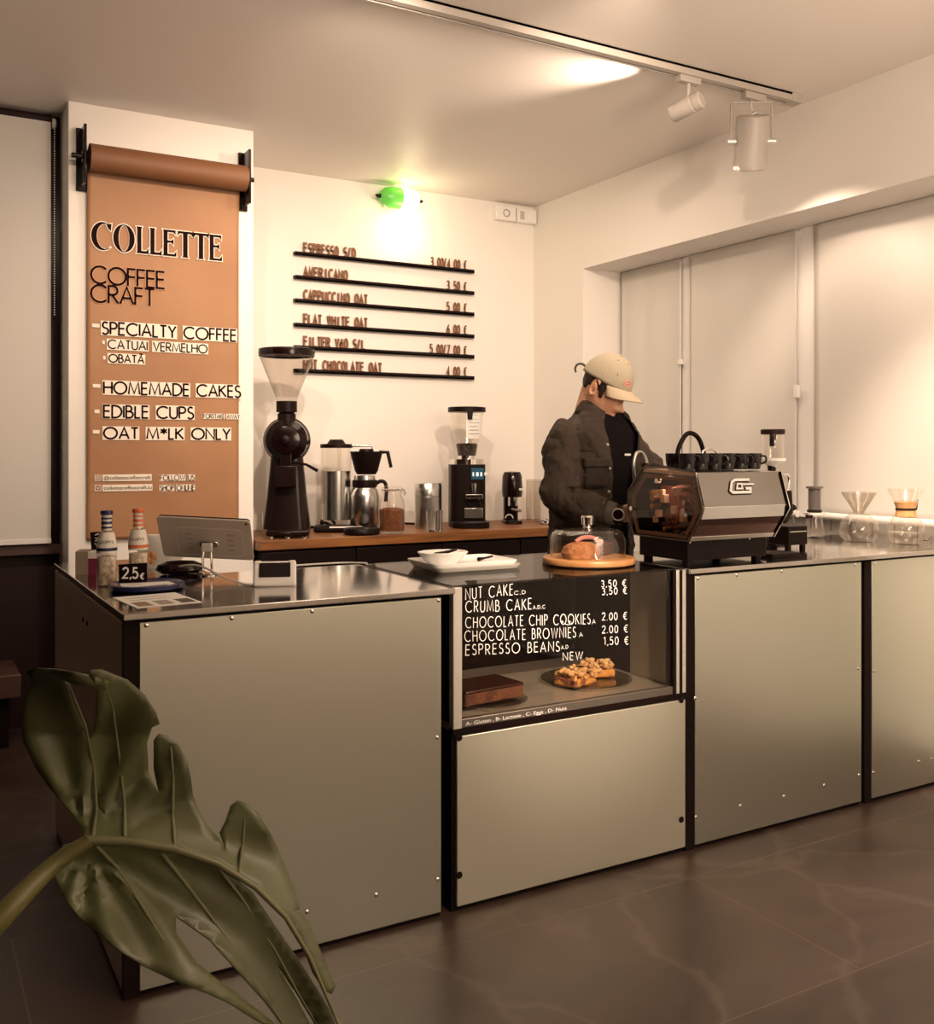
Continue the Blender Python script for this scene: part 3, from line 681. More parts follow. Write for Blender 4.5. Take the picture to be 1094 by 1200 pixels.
for a in ((546, 703, 'NUT CAKE', 601, 13, .0024, 697), (603, 697, 'C,D', 616, 4, .0013), (546, 718, 'CRUMB CAKE', 623, 13, .0024, 714), (625, 714, 'A,D,C', 639, 4, .0013),
          (546, 736, 'CHOCOLATE CHIP COOKIES', 692, 12.5, .0022, 731), (694, 732, 'A', 698, 5, .0013), (545, 752, 'CHOCOLATE BROWNIES', 675, 12.5, .0022, 747), (679, 747, 'A', 683, 5, .0013),
          (546, 768, 'ESPRESSO BEANS', 656, 12, .0023, 763), (658, 761, 'A,D', 666, 4, .0013), (660, 774, 'NEW', 683, 9, .002),
          (705, 688, '3,50 &', 734, 7.5, .0022), (706, 697, '3,50 &', 735, 7.5, .0022), (706, 727, '2.00 &', 735, 8.5, .0022), (706, 742, '2.00 &', 736, 8.5, .0022), (708, 756, '1,50 &', 737, 9, .0022)): note(*a)
for cx_ in (660.7, 669.2):      # pupils and smile in the double O of cookies
    p = aty(cx_-1.5, 729, YF); m = MB(); ribbon(m, _arc(0, 0, .0022, .0022, 0, 360), Vector((p.x-CX0, gy, p.z)), X_, Z_, -Y_, .0022); m.build('doodle', M['chalk'], t, smooth=False)
p = aty(666.5, 729, YF); m = MB(); ribbon(m, _arc(0, 0, .014, .008, 200, 340), Vector((p.x-CX0, gy, p.z)), X_, Z_, -Y_, .002); m.build('doodle', M['chalk'], t, smooth=False)
p = aty(545, 846, YF); q = aty(663, 829, YF)
small_text('allergen_note', 'A- Gluten , B- Lactose , C- Eggs , D- Nuts', (p.x-CX0, -0.0022, 0.513), X_, Z_, -Y_, 0.0105, M['chalk'], t, width=q.x-p.x)

def plate(name, label, c, r, m_, group=None, h=0.012):
    t = tag(MB().lathe([(0, .004), (r*.6, .004), (r*.7, .007), (r*.97, h+.003), (r, h+.001), (r*.98, h-.001), (r*.7, .002), (r*.6, 0), (0, 0)], (0, 0, 0), 48).build(name, m_, loc=c), label, 'plate', group)
    return t
zs = 0.5205
pc = at(578, 826, zs); pc.x = max(pc.x, 1.349+.135); pc.y = max(pc.y, 2.425+.13)
plate('glass_plate', 'clear glass plate under the chocolate brownie in the display case', pc, .125, M['plate_glass'])
br = thing('brownie', 'dark glazed chocolate brownie slab on a glass plate in the display case', 'cake', pc+Vector((-.015, 0, .0165)), R(6))
MB().box(-.11, .105, -.07, .07, 0, .036).build('brownie_base', mat('brownie_crumb', (0.085, 0.026, 0.012), 0.8, bump=(70, .6), vary=(25, (0.14, .05, .02), 4, .4, .6)), br, bevel=.004)
MB().box(-.111, .106, -.071, .071, .034, .044).build('glaze', mat('chocolate_glaze', (0.035, 0.012, 0.007), 0.22, bump=(18, .3)), br, bevel=.004)
p2 = at(691, 800, zs); p2 += Vector((0, 0.02, 0))
plate('glass_plate', 'clear glass plate under the crumb cake pieces in the display case', p2, .150, M['plate_glass'])
cm = mat('golden_crumble', (0.72, 0.50, 0.26), 0.85, bump=(60, 1.0), vary=(30, (0.56, 0.26, 0.07), 5, .35, .65))
cb = mat('crumb_cake_base', (0.20, 0.07, 0.03), 0.8, bump=(60, .6), vary=(20, (0.55, .26, .06), 3, .45, .55))
def crumb_piece(label, off, rz, seed):
    r_ = random.Random(seed)
    t = thing('crumb_cake', label, 'cake', p2+Vector(off), rz, 'pieces of crumb cake')
    MB().box(-.055, .055, -.045, .045, 0, .026).build('cake_base', cb, t, bevel=.006)
    m = MB()
    for i in range(70):
        c = (r_.uniform(-.055, .055), r_.uniform(-.046, .046), r_.uniform(.024, .044)); m.ball(c, (r_.uniform(.006, .012), r_.uniform(.006, .012), r_.uniform(.005, .009)), 7, 5)
    m.build('crumble', cm, t)
crumb_piece('crumb cake piece at the front of its glass plate, showing the golden side', (-.070, -.035, .0085), R(15), 1)
crumb_piece('crumb cake piece at the back of its glass plate, with a dark cut side', (.060, .030, .0085), R(-20), 2)

# ---------------------------------------------------------------- things on the left countertop
def label_band(mb, r0, r1, z0, z1, n=24): mb.lathe([(r0, z0), (r1, z1)], (0, 0, 0), n)
def bottle(p, col, colname, label, rz):
    t = thing('lemonade_bottle', label, 'bottle', p, rz, 'lemonade bottles on the counter')
    H = .212; r = .0275
    P = [(0, 0.002), (r*.9, 0), (r, .006), (r*.97, .05), (r, .095), (r*.98, .115), (r*.72, .145), (r*.50, .165), (r*.46, .195), (r*.55, .198), (r*.55, .203)]
    MB().lathe(P, seg=32).build('glass_body', M['glass'], t)
    MB().lathe([(0, .003), (r*.86, .004), (r*.93, .02), (r*.92, .082), (0, .082)], seg=28).build('lemonade', mat('cloudy_lemonade', (0.80, 0.70, 0.58), 0.25, spec=.6, vary=(60, (.42, .33, .22), 3, .4, .6)), t)
    lm = mat('bottle_label_white', (0.72, 0.68, 0.60), 0.5)
    MB().lathe([(r*1.01, .092), (r*1.015, .112), (r*.78, .142), (r*.70, .150)], seg=32).build('label', lm, t)
    MB().lathe([(r*1.03, .098), (r*1.03, .107)], seg=32).build('label_band', col, t)
    for a, b in ((.160, .166), (.172, .180), (.186, .191)): MB().lathe([(r*.56, a), (r*.52, b)], seg=24).build('neck_band', col, t)
    MB().lathe([(r*.53, .155), (r*.50, .160), (r*.485, .195), (r*.5, .1975)], seg=24).build('neck_foil', lm, t)
    MB().lathe([(r*.60, .199), (r*.62, .203), (r*.58, .210), (0, .2115)], seg=24, wob=lambda a, z: 1+.03*math.cos(18*a)).build('cap', col, t)
    small_text('label_lettering', 'LOOPY\'S', (-.020, -r*1.10, .1195), X_, (0, .55, .83), -Y_, .010, M['ink'], t, width=.040)
    return t
navy = mat('navy_print', (0.015, 0.020, 0.070), 0.4); orng = mat('orange_print', (0.62, 0.14, 0.05), 0.4)
pb1 = at(125, 686, HC); pb2 = at(162, 681, HC)
bottle(pb1, navy, 'navy', 'clear lemonade bottle with navy neck bands and cap', R(-15))
bottle(pb2, orng, 'orange', 'clear lemonade bottle with orange neck bands and cap', R(-20))
# box with a small black sign
p = at(105, 673, HC)
t = thing('tea_box', 'small open cardboard box with a magenta front beside the bottles', 'box', p, R(-18))
MB().box(-.038, -.002, -.02, .06, 0, .072).build('cardboard_side', mat('taupe_card', (0.30, 0.24, 0.18), .7), t, bevel=.001)
MB().box(-.002, .062, -.018, .06, 0, .070).build('box_body', M['paper'], t, bevel=.001)
MB().box(-.001, .061, -.020, -.018, .0, .050).build('magenta_front', mat('magenta_print', (0.20, 0.018, 0.05), .5), t, smooth=False)
m = MB(); ribbon(m, _arc(.05, .026, .011, .011, 0, 360), Vector((0, -.0205, 0)), X_, Z_, -Y_, .006); m.build('white_ring_print', M['paper'], t, smooth=False)
m = MB(); m.prism([(0, 0)] + [q for k in range(7) for q in ((-.012, .005+k*.010), (0, .010+k*.010))], (-.038, 0, 0), (0, -1, 0), Z_, (-.001, 0, 0)); m.build('serrated_flap', M['paper'], t, smooth=False)
p = at(105, 673, HC) + Matrix.Rotation(R(-18), 3, 'Z') @ Vector((.026, .012, 0))
t = thing('small_black_sign', 'small black sign with white handwriting standing on the magenta box', 'sign', Vector((p.x, p.y, HC+.0725)), R(-18))
MB().box(-.026, .030, 0.02, .023, 0, .055, Matrix.Rotation(R(-4), 4, 'Y')).build('card', M['black'], t, smooth=False)
m = MB()
for k in range(4):
    zz = .046-k*.010; ribbon(m, [(-.020+i*.0045, zz+random.uniform(-.003, .003)) for i in range(9 if k < 3 else 4)], Vector((.004, .0195, 0)), X_, Z_, -Y_, .0022)
m.build('handwriting', M['chalk'], t, smooth=False)
# blue plate, price card, napkins
pl = at(172, 690, HC)
t = thing('blue_plate', 'thick dark blue plate with white paper on it in front of the bottles', 'plate', pl)
MB().lathe([(0, .010), (.080, .010), (.094, .018), (.100, .016), (.098, .006), (.085, 0), (0, 0)], seg=48).build('plate_body', mat('dark_blue_glaze', (0.018, 0.022, 0.085), .25), t)
m = MB()
for k, (a, dx) in enumerate(((8, 0), (14, .02), (2, -.02))): m.box(-.062+dx*.3, .062+dx*.3, -.03, .03, .0105+k*.0012, .0115+k*.0012, Matrix.Rotation(R(a-10), 4, 'Z'))
m.build('paper_slips', M['paper'], t, smooth=False)
pc2 = pl+Vector((-.030, .032, .0152))
t = thing('price_card', 'small black price card reading 2,5 euros standing on the blue plate', 'sign', pc2, R(-24))
MB().box(-.038, .038, -.001, .001, 0, .052, Matrix.Rotation(R(-3), 4, 'Y') @ Matrix.Rotation(R(-10), 4, 'X')).build('card', M['black'], t, smooth=False)
m = MB(); text(m, '2,5', (-.027, -.0026, .013), X_, (0, .18, 1), -Y_, .028, .0048, width=.040, gap=.2, jit=.04); text(m, '&', (.019, -.0026, .010), X_, (0, .18, 1), -Y_, .015, .0030, width=.011)
m.build('handwriting', M['chalk'], t, smooth=False)
# leaflet
a, b, c, d = at(160, 713, HC), at(237, 706, HC), at(143, 699, HC), at(207, 692, HC)
ux = (b-a).normalized(); o_ = a
t = thing('leaflet', 'printed white leaflet with three pictures at the front edge of the steel counter', 'leaflet', Vector((o_.x, o_.y, HC+.0004)), math.atan2(ux.y, ux.x))
Lw = (b-a).length; Ld = (c-a).length
MB().box(0, Lw, 0, Ld*.94, 0, .0008).build('sheet', M['paper'], t, smooth=False)
for k in range(3):
    m = MB(); m.box(.010+k*Lw*.33, k*Lw*.33+Lw*.29, Ld*.08, Ld*.40, .0008, .0011); m.build('picture_print', [mat('print_brown', (.22, .14, .09), .6), mat('print_grey', (.30, .25, .20), .6), mat('print_dark', (.07, .05, .04), .6)][k], t, smooth=False)
m = MB()
for k in range(2):
    ribbon(m, [(.02+i*.006, Ld*(.55+.18*k)+random.uniform(-.006, .006)) for i in range(int((Lw-.05)/.006))], Vector((0, 0, .0011)), X_, Y_, Z_, .003)
m.build('title_scribble', M['ink'], t, smooth=False)
# white napkin pack with an orange flower, behind the bottles
p = at(186, 668, HC) + Vector((0, .03, 0))
t = thing('paper_bag', 'white paper bag with an orange flower print behind the lemonade bottles', 'paper bag', p, R(-20))
m = MB(); m.lathe([(0, 0), (.05, 0), (.056, .03), (.052, .07), (.040, .100), (.030, .106), (0, .100)], (0, .05, 0), 16, sy=.55, sx=1.25, wob=lambda a, z: 1+.07*math.sin(5*a+z*50)); m.build('bag_body', M['paper'], t)
m = MB()
for k in range(5): m.ball((-.02+.012*math.cos(k*1.25), .0165, .035+.014*math.sin(k*1.25)), (.008, .003, .009), 8, 6)
m.build('flower_print', mat('orange_flower_print', (.80, .38, .12), .6), t)
p = at(214, 674, HC)
t = tag(MB().lathe([(0, 0), (.055, .002), (.074, .014), (.066, .030), (.04, .040), (0, .043)], (0, 0, 0), 28, sy=.45, wob=lambda a, z: 1+.03*math.sin(3*a)).build('black_pouch', M['gloss_black'], loc=p+Vector((0, .03, 0))), 'flat black pouch lying under the tablet', 'pouch')
t.rotation_euler = (0, 0, R(-15))
# tablet on its stand
p = at(243, 674, HC)
t = thing('tablet_stand', 'clear and chrome tablet stand on the steel counter', 'stand', p, R(-27))
MB().lathe([(0, .006), (.030, .006), (.034, .003), (.034, 0), (0, 0)], seg=28).build('foot', M['chrome'], t)
for s_ in (-1, 1): MB().tube([(.013*s_, 0, .005), (.013*s_, -.006, .055), (.010*s_, .004, .085)], .0035, 8).build('upright', M['chrome'], t)
MB().box(-.016, .016, -.010, .000, .072, .098).build('clamp', M['profile'], t, bevel=.002)
TL, TR, BRr, BLl = (190, 611), (289, 615), (297, 651), (206, 652)
cen = Vector((p.x, p.y, 0)) + Vector((.002, .018, HC+.112))
t = thing('tablet', 'grey tablet seen from behind, leaning on its stand', 'tablet', cen, R(-27))
Rt = Matrix.Rotation(R(-44), 4, 'X') ; Rt = Matrix.Rotation(R(3), 4, 'Y') @ Matrix.Rotation(R(42), 4, 'X')
def rrect(w_, h_, r, n=5):
    P = []
    for cx_, cy_, a0 in ((w_/2-r, h_/2-r, 0), (-w_/2+r, h_/2-r, 90), (-w_/2+r, -h_/2+r, 180), (w_/2-r, -h_/2+r, 270)):
        P += [(cx_+r*math.cos(R(a0+90*i/n)), cy_+r*math.sin(R(a0+90*i/n))) for i in range(n+1)]
    return P
ux, uz, un = (Rt @ X_), (Rt @ Z_), (Rt @ -Y_)
MB().prism(rrect(.272, .170, .010), -un*.0, ux, uz, -un*.007).build('screen', M['gloss_black'], t)
MB().prism(rrect(.278, .176, .013), un*.0, ux, uz, un*.006).build('back_cover', mat('tablet_grey', (0.46, 0.40, 0.34), .42, .2), t, bevel=.0015)
m = MB(); q = rrect(.20, .12, .018); ribbon(m, q+[q[0]], un*.0063+uz*-.012+ux*.012, ux, uz, un, .0035); m.build('cover_outline', M['profile'], t, smooth=False)
m = MB()
for k in range(4):
    for s_ in (-1, 1): m.prism(rrect(.020, .006, .002), un*.006+ux*(.012+.062*s_)+uz*(-.045+.022*k), ux, uz, un*.0006)
m.build('cover_ribs', mat('tablet_rib_grey', (.30, .27, .23), .4, .3), t, smooth=False)
MB().prism(rrect(.06, .026, .012), un*.006+ux*.008+uz*-.016, ux, uz, un*.008).build('stand_mount', M['chrome'], t, bevel=.002)
MB().prism(_arc(0, 0, .004, .004, 0, 345), un*.006+ux*.126+uz*.075, ux, uz, un*.0008).build('camera_lens', M['black'], t)
# card terminal
p = at(322, 686, HC)
t = thing('card_terminal', 'white card payment terminal with a dark sloping screen', 'card terminal', p, R(-20))
w2 = .059
pr = [(0.0, .0), (0.0, .018), (.030, .066), (.048, .066), (.095, .012), (.095, 0)]
MB().prism(pr, (-w2, -.03, 0), Y_, Z_, (2*w2, 0, 0)).build('housing', M['white'], t, bevel=.006)
nrm = Vector((0, -.048, .030)).normalized(); su = Vector((0, .030, .048)).normalized()
o0 = Vector((0, -.03, .018)) + su*.028 + nrm*.0012
MB().prism(rrect(.086, .044, .003), o0+su*.003, X_, su, nrm*.0008).build('screen', M['gloss_black'], t, smooth=False)
for s_ in (-1, 1): MB().box(-.010+s_*.047, .010+s_*.047, -.004, .012, .058, .069).build('corner_lug', M['white'], t, bevel=.003)
cb_ = [at(186, 672, HC), at(196, 664, HC+.02), at(222, 662, HC+.034), at(252, 676, HC+.012), at(276, 684, HC), at(291, 685, HC)]
cb_ = [Vector((q.x+.012, q.y-.055, max(q.z, HC)+.003)) for q in cb_]
def smooth_path(P, n=6):
    P = [Vector(p) for p in P]; out = []
    for i in range(len(P)-1):
        a, b, c, d = P[max(0, i-1)], P[i], P[i+1], P[min(len(P)-1, i+2)]
        for k in range(n):
            s_ = k/n; out.append(0.5*((2*b)+(c-a)*s_+(2*a-5*b+4*c-d)*s_*s_+(3*b-a-3*c+d)*s_**3))
    return out+[P[-1]]
tag(MB().tube(smooth_path(cb_), .0028, 8).build('charging_cable', M['white']), 'white charging cable arching across the counter between pouch and terminal', 'cable')
tag(MB().tube(smooth_path([at(343, 664, HC)+Vector((0, 0, .003)), at(372, 662, HC)+Vector((0, 0, .003)), at(405, 660.5, HC)+Vector((0, 0, .003)), at(430, 661, HC)+Vector((0, 0, .003))]), .003, 8).build('power_cable', M['white']), 'white cable lying along the rear edge of the steel counter', 'cable')
p = at(432, 667, HC)
# ---------------------------------------------------------------- trays and bowl, cake dome on the case top
ZG = 0.9055
p = at(557, 668, ZG)
for k in range(2):
    t = MB(); t.prism(rrect(.285, .20, .02), (0, 0, 0), X_, Y_, (0, 0, .004)); 
    q = rrect(.285, .20, .02); q2 = rrect(.302, .216, .026)
    A = [t.v((a, b, .004)) for a, b in q]; B = [t.v((a, b, .014)) for a, b in q2]; C = [t.v((a, b, .012)) for a, b in q2]; Dd = [t.v((a, b, 0)) for a, b in q]
    n = len(A)
    for i in range(n):
        j = (i+1) % n; t.face([A[i], A[j], B[j], B[i]]); t.face([B[i], B[j], C[j], C[i]]); t.face([C[i], C[j], Dd[j], Dd[i]])
    o = t.build('serving_tray', M['ceramic'] if k else M['profile'], loc=p+Vector((.012*(1-k), .085, .0125*k)))
    o.rotation_euler = (0, 0, R(-2))
    tag(o, 'white rectangular tray on top of the tray stack, under the scalloped bowl' if k else 'grey rimmed tray at the bottom of the stack on the case top', 'tray', 'stacked trays on the display case')
pb = p+Vector((-.070, .085, .0165))
t = thing('scalloped_bowl', 'white scalloped oval bowl with a dark spoon on the tray stack', 'bowl', pb, R(-4))
MB().lathe([(0, .004), (.045, .005), (.062, .02), (.077, .038), (.080, .036), (.066, .016), (.048, 0), (0, 0)], (0, 0, 0), 64, sy=.8, wob=lambda a, z: 1+(.05*max(0, z)/.038)*abs(math.cos(6*a))).build('bowl_body', M['ceramic'], t)
MB().tube([(-.03, -.01, .028), (.02, .0, .036), (.05, .005, .041)], [.009, .005, .004], 8).build('spoon', M['black'], t)
t = tag(MB().tube([(0, 0, 0), (.03, .012, .001), (.07, .03, .003)], [.007, .0035, .003], 8).build('dark_spoon', M['black'], loc=p+Vector((.055, .075, .0235))), 'dark spoon lying on the white tray beside the bowl', 'spoon')
pw = at(706, 663, ZG)
pw.y += .075; pw.z = ZG
mw = mpp(pw)
t = thing('round_wooden_board', 'round light wooden board with a dark rim line under the glass cake dome', 'board', pw)
rb = 54*mw
MB().lathe([(0, .022), (rb*.985, .022), (rb, .019), (rb, .004), (rb*.99, .002), (rb*.97, .0), (0, 0)], seg=64).build('board_body', M['board'], t)
MB().lathe([(rb*.995, .0005), (rb*1.004, .003), (rb*.999, .005)], seg=64).build('rim_line', M['dark_brown'], t)
t = thing('cake_dome', 'clear glass cake dome with a chrome knob on the wooden board', 'cake dome', pw+Vector((-.005, 0, .0225)))
rd = 44*mw; hd = .092
MB().lathe([(rd*1.02, 0), (rd, .004), (rd, hd*.62), (rd*.94, hd*.86), (rd*.80, hd*.98), (rd*.3, hd*1.04), (0, hd*1.05), (0, hd*1.02), (rd*.3, hd*1.01), (rd*.79, hd*.95), (rd*.925, hd*.84), (rd*.98, hd*.6), (rd*.985, .004)], seg=64).build('dome_glass', M['glass'], t)
MB().lathe([(0, hd*1.04), (.014, hd*1.05), (.012, hd*1.10), (.020, hd*1.16), (.022, hd*1.42), (.018, hd*1.48), (0, hd*1.49)], seg=28).build('knob', M['chrome'], t)
pk = pw+Vector((-.045, -.02, .0228))
t = tag(MB().lathe([(0, .0), (.062, .0), (.070, .018), (.062, .038), (.035, .050), (0, .053)], (0, 0, 0), 32, sy=.75, wob=lambda a, z: 1+.03*math.sin(7*a+z*80)).build('nut_cake', mat('brown_cake_crust', (0.42, 0.19, 0.075), .8, bump=(70, .8), vary=(30, (.25, .09, .03), 5, .35, .65)), loc=pk), 'light brown domed cake under the glass dome', 'cake')
t = tag(MB().box(-.05, .055, -.035, .035, 0, .044).build('dark_cake', mat('dark_chocolate_cake', (.07, .022, .012), .6, bump=(50, .5)), loc=pw+Vector((.055, .03, .0228)), bevel=.008), 'dark chocolate cake slice at the back under the glass dome', 'cake'); t.rotation_euler = (0, 0, R(20))
t = tag(MB().tube(smooth_path([(-.06, 0, .0), (-.03, 0, .012), (.01, 0, .010), (.05, 0, -.008)]), [.007]*19, 8).build('pink_cake_slice', mat('pink_icing', (.52, .20, .16), .5), loc=pk+Vector((.045, .012, .052))), 'thin pink iced slice lying on top of the light brown cake', 'cake')
# ---------------------------------------------------------------- espresso machine
MX0, MX1 = 2.235, 2.612
t = thing('espresso_machine', 'grey and chrome espresso machine with transparent side panels on the steel counter', 'espresso machine', (MX0, 2.56, HC))
MWd = MX1-MX0
def yz(*P): return [(y-2.56, z-HC) for y, z in P]
prof = yz((2.440, .982), (2.371, 1.084), (2.410, 1.206), (2.673, 1.216), (2.748, 1.133), (2.748, 1.061), (2.719, .984))
steelp = mat('grey_satin_panel', (0.25, 0.235, 0.21), .26, .75)
# customer side: upper panel, bright band, lower panel
def slab(name, a, b, th, m_, x0=0.0, x1=MWd, off=0.0):
    (y0, z0), (y1, z1) = a, b; dy, dz = y1-y0, z1-z0; l = math.hypot(dy, dz); ny, nz = -dz/l, dy/l
    P = [(y0+ny*off, z0+nz*off), (y1+ny*off, z1+nz*off), (y1+ny*(off-th), z1+nz*(off-th)), (y0+ny*(off-th), z0+nz*(off-th))]
    return MB().prism(P, (x0, 0, 0), Y_, Z_, (x1-x0, 0, 0)).build(name, m_, t, bevel=.001)
pts = dict(nb=prof[0], nm=prof[1], nt=prof[2], ft=prof[3], fm=prof[4], fm2=prof[5], fb=prof[6])
lerp = lambda a, b, k: (a[0]+(b[0]-a[0])*k, a[1]+(b[1]-a[1])*k)
up = slab('upper_panel', lerp(pts['nm'], pts['nt'], .10), pts['nt'], .006, steelp, .006, MWd-.004)
slab('chrome_band', lerp(pts['nm'], pts['nb'], .28), lerp(pts['nm'], pts['nt'], .10), .010, mat('bright_chrome_band', (.93, .95, .96), .18, 1.0), .004, MWd, .002)
slab('lower_panel', lerp(pts['nb'], pts['nm'], .14), lerp(pts['nm'], pts['nb'], .28), .006, mat('dark_mirror_panel', (.20, .12, .10), .12, .9), .006, MWd-.004)
slab('chrome_sill', pts['nb'], lerp(pts['nb'], pts['nm'], .14), .010, M['chrome'], .0, MWd, .003)
MB().prism([pts['nt'], pts['ft'], (pts['ft'][0], pts['ft'][1]-.012), (pts['nt'][0], pts['nt'][1]-.012)], (.0, 0, 0), Y_, Z_, (MWd, 0, 0)).build('cup_tray', M['brushed'], t, bevel=.001)
slab('barista_panel', pts['fm'], pts['ft'], .006, M['gloss_black']); slab('barista_lower_panel', pts['fb'], pts['fm2'], .006, M['gloss_black']); slab('barista_middle_panel', pts['fm2'], pts['fm'], .006, M['gloss_black'])
MB().prism([pts['nb'], pts['fb'], (pts['fb'][0], pts['fb'][1]+.008), (pts['nb'][0], pts['nb'][1]+.008)], (0, 0, 0), Y_, Z_, (MWd, 0, 0)).build('floor_pan', M['black'], t)
ins = [((y-.025)*.93+.02, (z-.20)*.93+.197) for y, z in prof]
MB().prism(ins, (.10, 0, 0), Y_, Z_, (.006, 0, 0)).build('inner_bulkhead', M['matt_black'], t)
peak = prof[:3] + [((2.56+.0)-2.56+.005, 1.226-HC), (.050, 1.238-HC)] + prof[3:]
sp = MB().prism(peak, (-.004, 0, 0), Y_, Z_, (.004, 0, 0)).build('clear_side_panel', M['smoke'], t)
m = MB(); ribbon(m, peak+[peak[0]], Vector((-.0045, 0, 0)), Y_, Z_, -X_, .005, .002); m.build('panel_edge', mat('dark_steel_edge', (.16, .13, .11), .25, .8), sp, smooth=False)
pe = [(y*.86+.002, (z-.19)*.84+.185) for y, z in prof]
m = MB(); ribbon(m, pe+[pe[0]], Vector((.004, 0, 0)), Y_, Z_, -X_, .012, .006); m.build('inner_frame', mat('bronze_frame', (.20, .14, .10), .35, .7), t, smooth=False)
MB().prism(prof, (MWd, 0, 0), Y_, Z_, (.006, 0, 0)).build('right_side_panel', M['gloss_black'], t)
m = MB(); ribbon(m, prof[:3], Vector((MWd+.006, 0, 0)), Y_, Z_, X_, .010, .004); m.build('right_chrome_trim', M['chrome'], t, smooth=False)
for y, z in ((-.115, .165), (.165, .175), (-.10, .105), (.03, .275)):
    MB().cyl((-.012, y, z), (.004, y, z), .008, seg=14).build('panel_knob', M['chrome'], t)
# boiler fittings behind the clear panel
rm = random.Random(5); brass = mat('brass_fittings', (.55, .33, .14), .35, .9); copper = mat('copper_tube', (.36, .15, .08), .35, .9)
m = MB(); m.cyl((.055, -.02, .20), (.099, -.02, .20), .062, seg=28); m.cyl((.050, .02, .15), (.099, .02, .15), .04, seg=24); m.build('boiler_end', mat('dark_red_insulation', (.16, .04, .028), .5), t)
for k in range(22):
    y, z = rm.uniform(-.07, .10), rm.uniform(.11, .25); s_ = rm.uniform(.006, .012)
    if k % 3 == 0: MB().box(.02, .02+s_*2, y-s_, y+s_, z-s_*1.3, z+s_*1.3).build('relay', mat('pale_relay_%d' % k, (.75, .64, .50), .5), t, bevel=.001)
    else: MB().cyl((.020, y, z), (.060, y, z), s_, seg=10).build('fitting', brass if k % 2 else M['chrome'], t)
for k in range(5):
    y, z = rm.uniform(-.08, .08), rm.uniform(.12, .22)
    MB().tube(smooth_path([(.035, y, z), (.03, y+rm.uniform(-.05, .05), z-.03), (.035, y+rm.uniform(-.06, .06), z-.07)]), .003, 8).build('copper_pipe', copper, t)
MB().box(.06, .09, -.06, .09, .20, .255).build('pressure_box', mat('dark_red_box', (.09, .02, .015), .5), t)
lamp('machine_inside_fill', 'POINT', (MX0+.035, 2.575, HC+.285), 0.35, shadow_soft_size=0.01)  # added point light that brightens the fittings, no lamp part here
# base and feet
MB().box(.010, MWd-.004, -.100, .145, .013, .083).build('base', M['black'], t, bevel=.003)
for x in (.03, MWd-.03):
    for y in (-.075, .12): MB().cyl((x, y, 0), (x, y, .0135), .016, seg=16).build('foot', M['black'], t)
MB().cyl((MWd-.02, -.05, .05), (MWd+.012, -.05, .05), .040, seg=28).build('side_motor_cover', M['gloss_black'], t)
screw_on(t, [(.02, -.101, .075), (.29, -.101, .076)], (0, -1, 0), .004)
# badge: outlined square-cut letters C and G joined
def badge(mb, dx, dz, w_, off):
    uu, vv = X_, Vector((0, pts['nt'][0]-pts['nm'][0], pts['nt'][1]-pts['nm'][1])).normalized(); nn = Vector((0, -vv.z, vv.y))
    O = Vector((.128+dx, *lerp(pts['nm'], pts['nt'], .42))) + vv*dz + nn*off
    Hb = .050
    ribbon(mb, [(.100, .94*Hb), (.034, .94*Hb), (.018, .80*Hb), (.004, .22*Hb), (.012, .08*Hb), (.092, .08*Hb), (.096, .34*Hb), (.074, .34*Hb)], O, uu, vv, nn, w_, .002)
    ribbon(mb, [(.116, .62*Hb), (.100, .62*Hb), (.058, .62*Hb), (.060, .34*Hb), (.034, .34*Hb), (.042, .66*Hb), (.062, .66*Hb)], O, uu, vv, nn, w_*.62, .002)
b1 = MB(); badge(b1, -.003, -.002, .0125, .0003); b1.build('badge_shadow_plate', M['black'], t, smooth=False)
b2 = MB(); badge(b2, 0, 0, .0088, .0012); b2.build('badge_lettering', M['white'], t, smooth=False)
# hose arches over the cup tray and the tap at the barista's side
def P3(px, py, Y): q = aty(px, py, Y); return (q.x-MX0, q.y-2.56, q.z-HC)
MB().tube(smooth_path([P3(792, 546, 2.66), P3(795, 525, 2.66), P3(803, 510, 2.66), P3(811, 508, 2.66), P3(819, 515, 2.66), P3(824, 530, 2.66), P3(826, 548, 2.66)]), .0085, 12).build('black_hose', M['black'], t)
MB().tube(smooth_path([P3(821, 546, 2.64), P3(823, 530, 2.64), P3(829, 526, 2.64), P3(837, 528, 2.64), P3(841, 536, 2.64), P3(843, 548, 2.64)]), .004, 10).build('steam_pipe', M['chrome'], t)
MB().tube(smooth_path([P3(743, 562, 2.76), P3(742, 545, 2.76), P3(745, 532, 2.76), P3(751, 530, 2.76), P3(756, 536, 2.74), P3(758, 545, 2.72), P3(758, 556, 2.70)]), .006, 10).build('water_tap', M['brushed'], t)
MB().tube([P3(754, 546, 2.72), P3(770, 546, 2.72)], .011, 12).build('tap_valve', M['black'], t)
MB().tube(smooth_path([P3(905, 560, 2.70), P3(917, 556, 2.70), P3(923, 557, 2.70), P3(924, 566, 2.70), P3(922, 580, 2.69), P3(918, 590, 2.68)]), .0045, 10).build('steam_wand', M['chrome'], t)
MB().tube([P3(923, 575, 2.67), P3(924, 600, 2.67), P3(918, 612, 2.67)], [.014, .016, .010], 14).build('steam_knob', M['black'], t)
MB().tube([P3(914, 606, 2.72), P3(930, 594, 2.72)], [.008, .012], 12).build('brew_handle', M['black'], t)
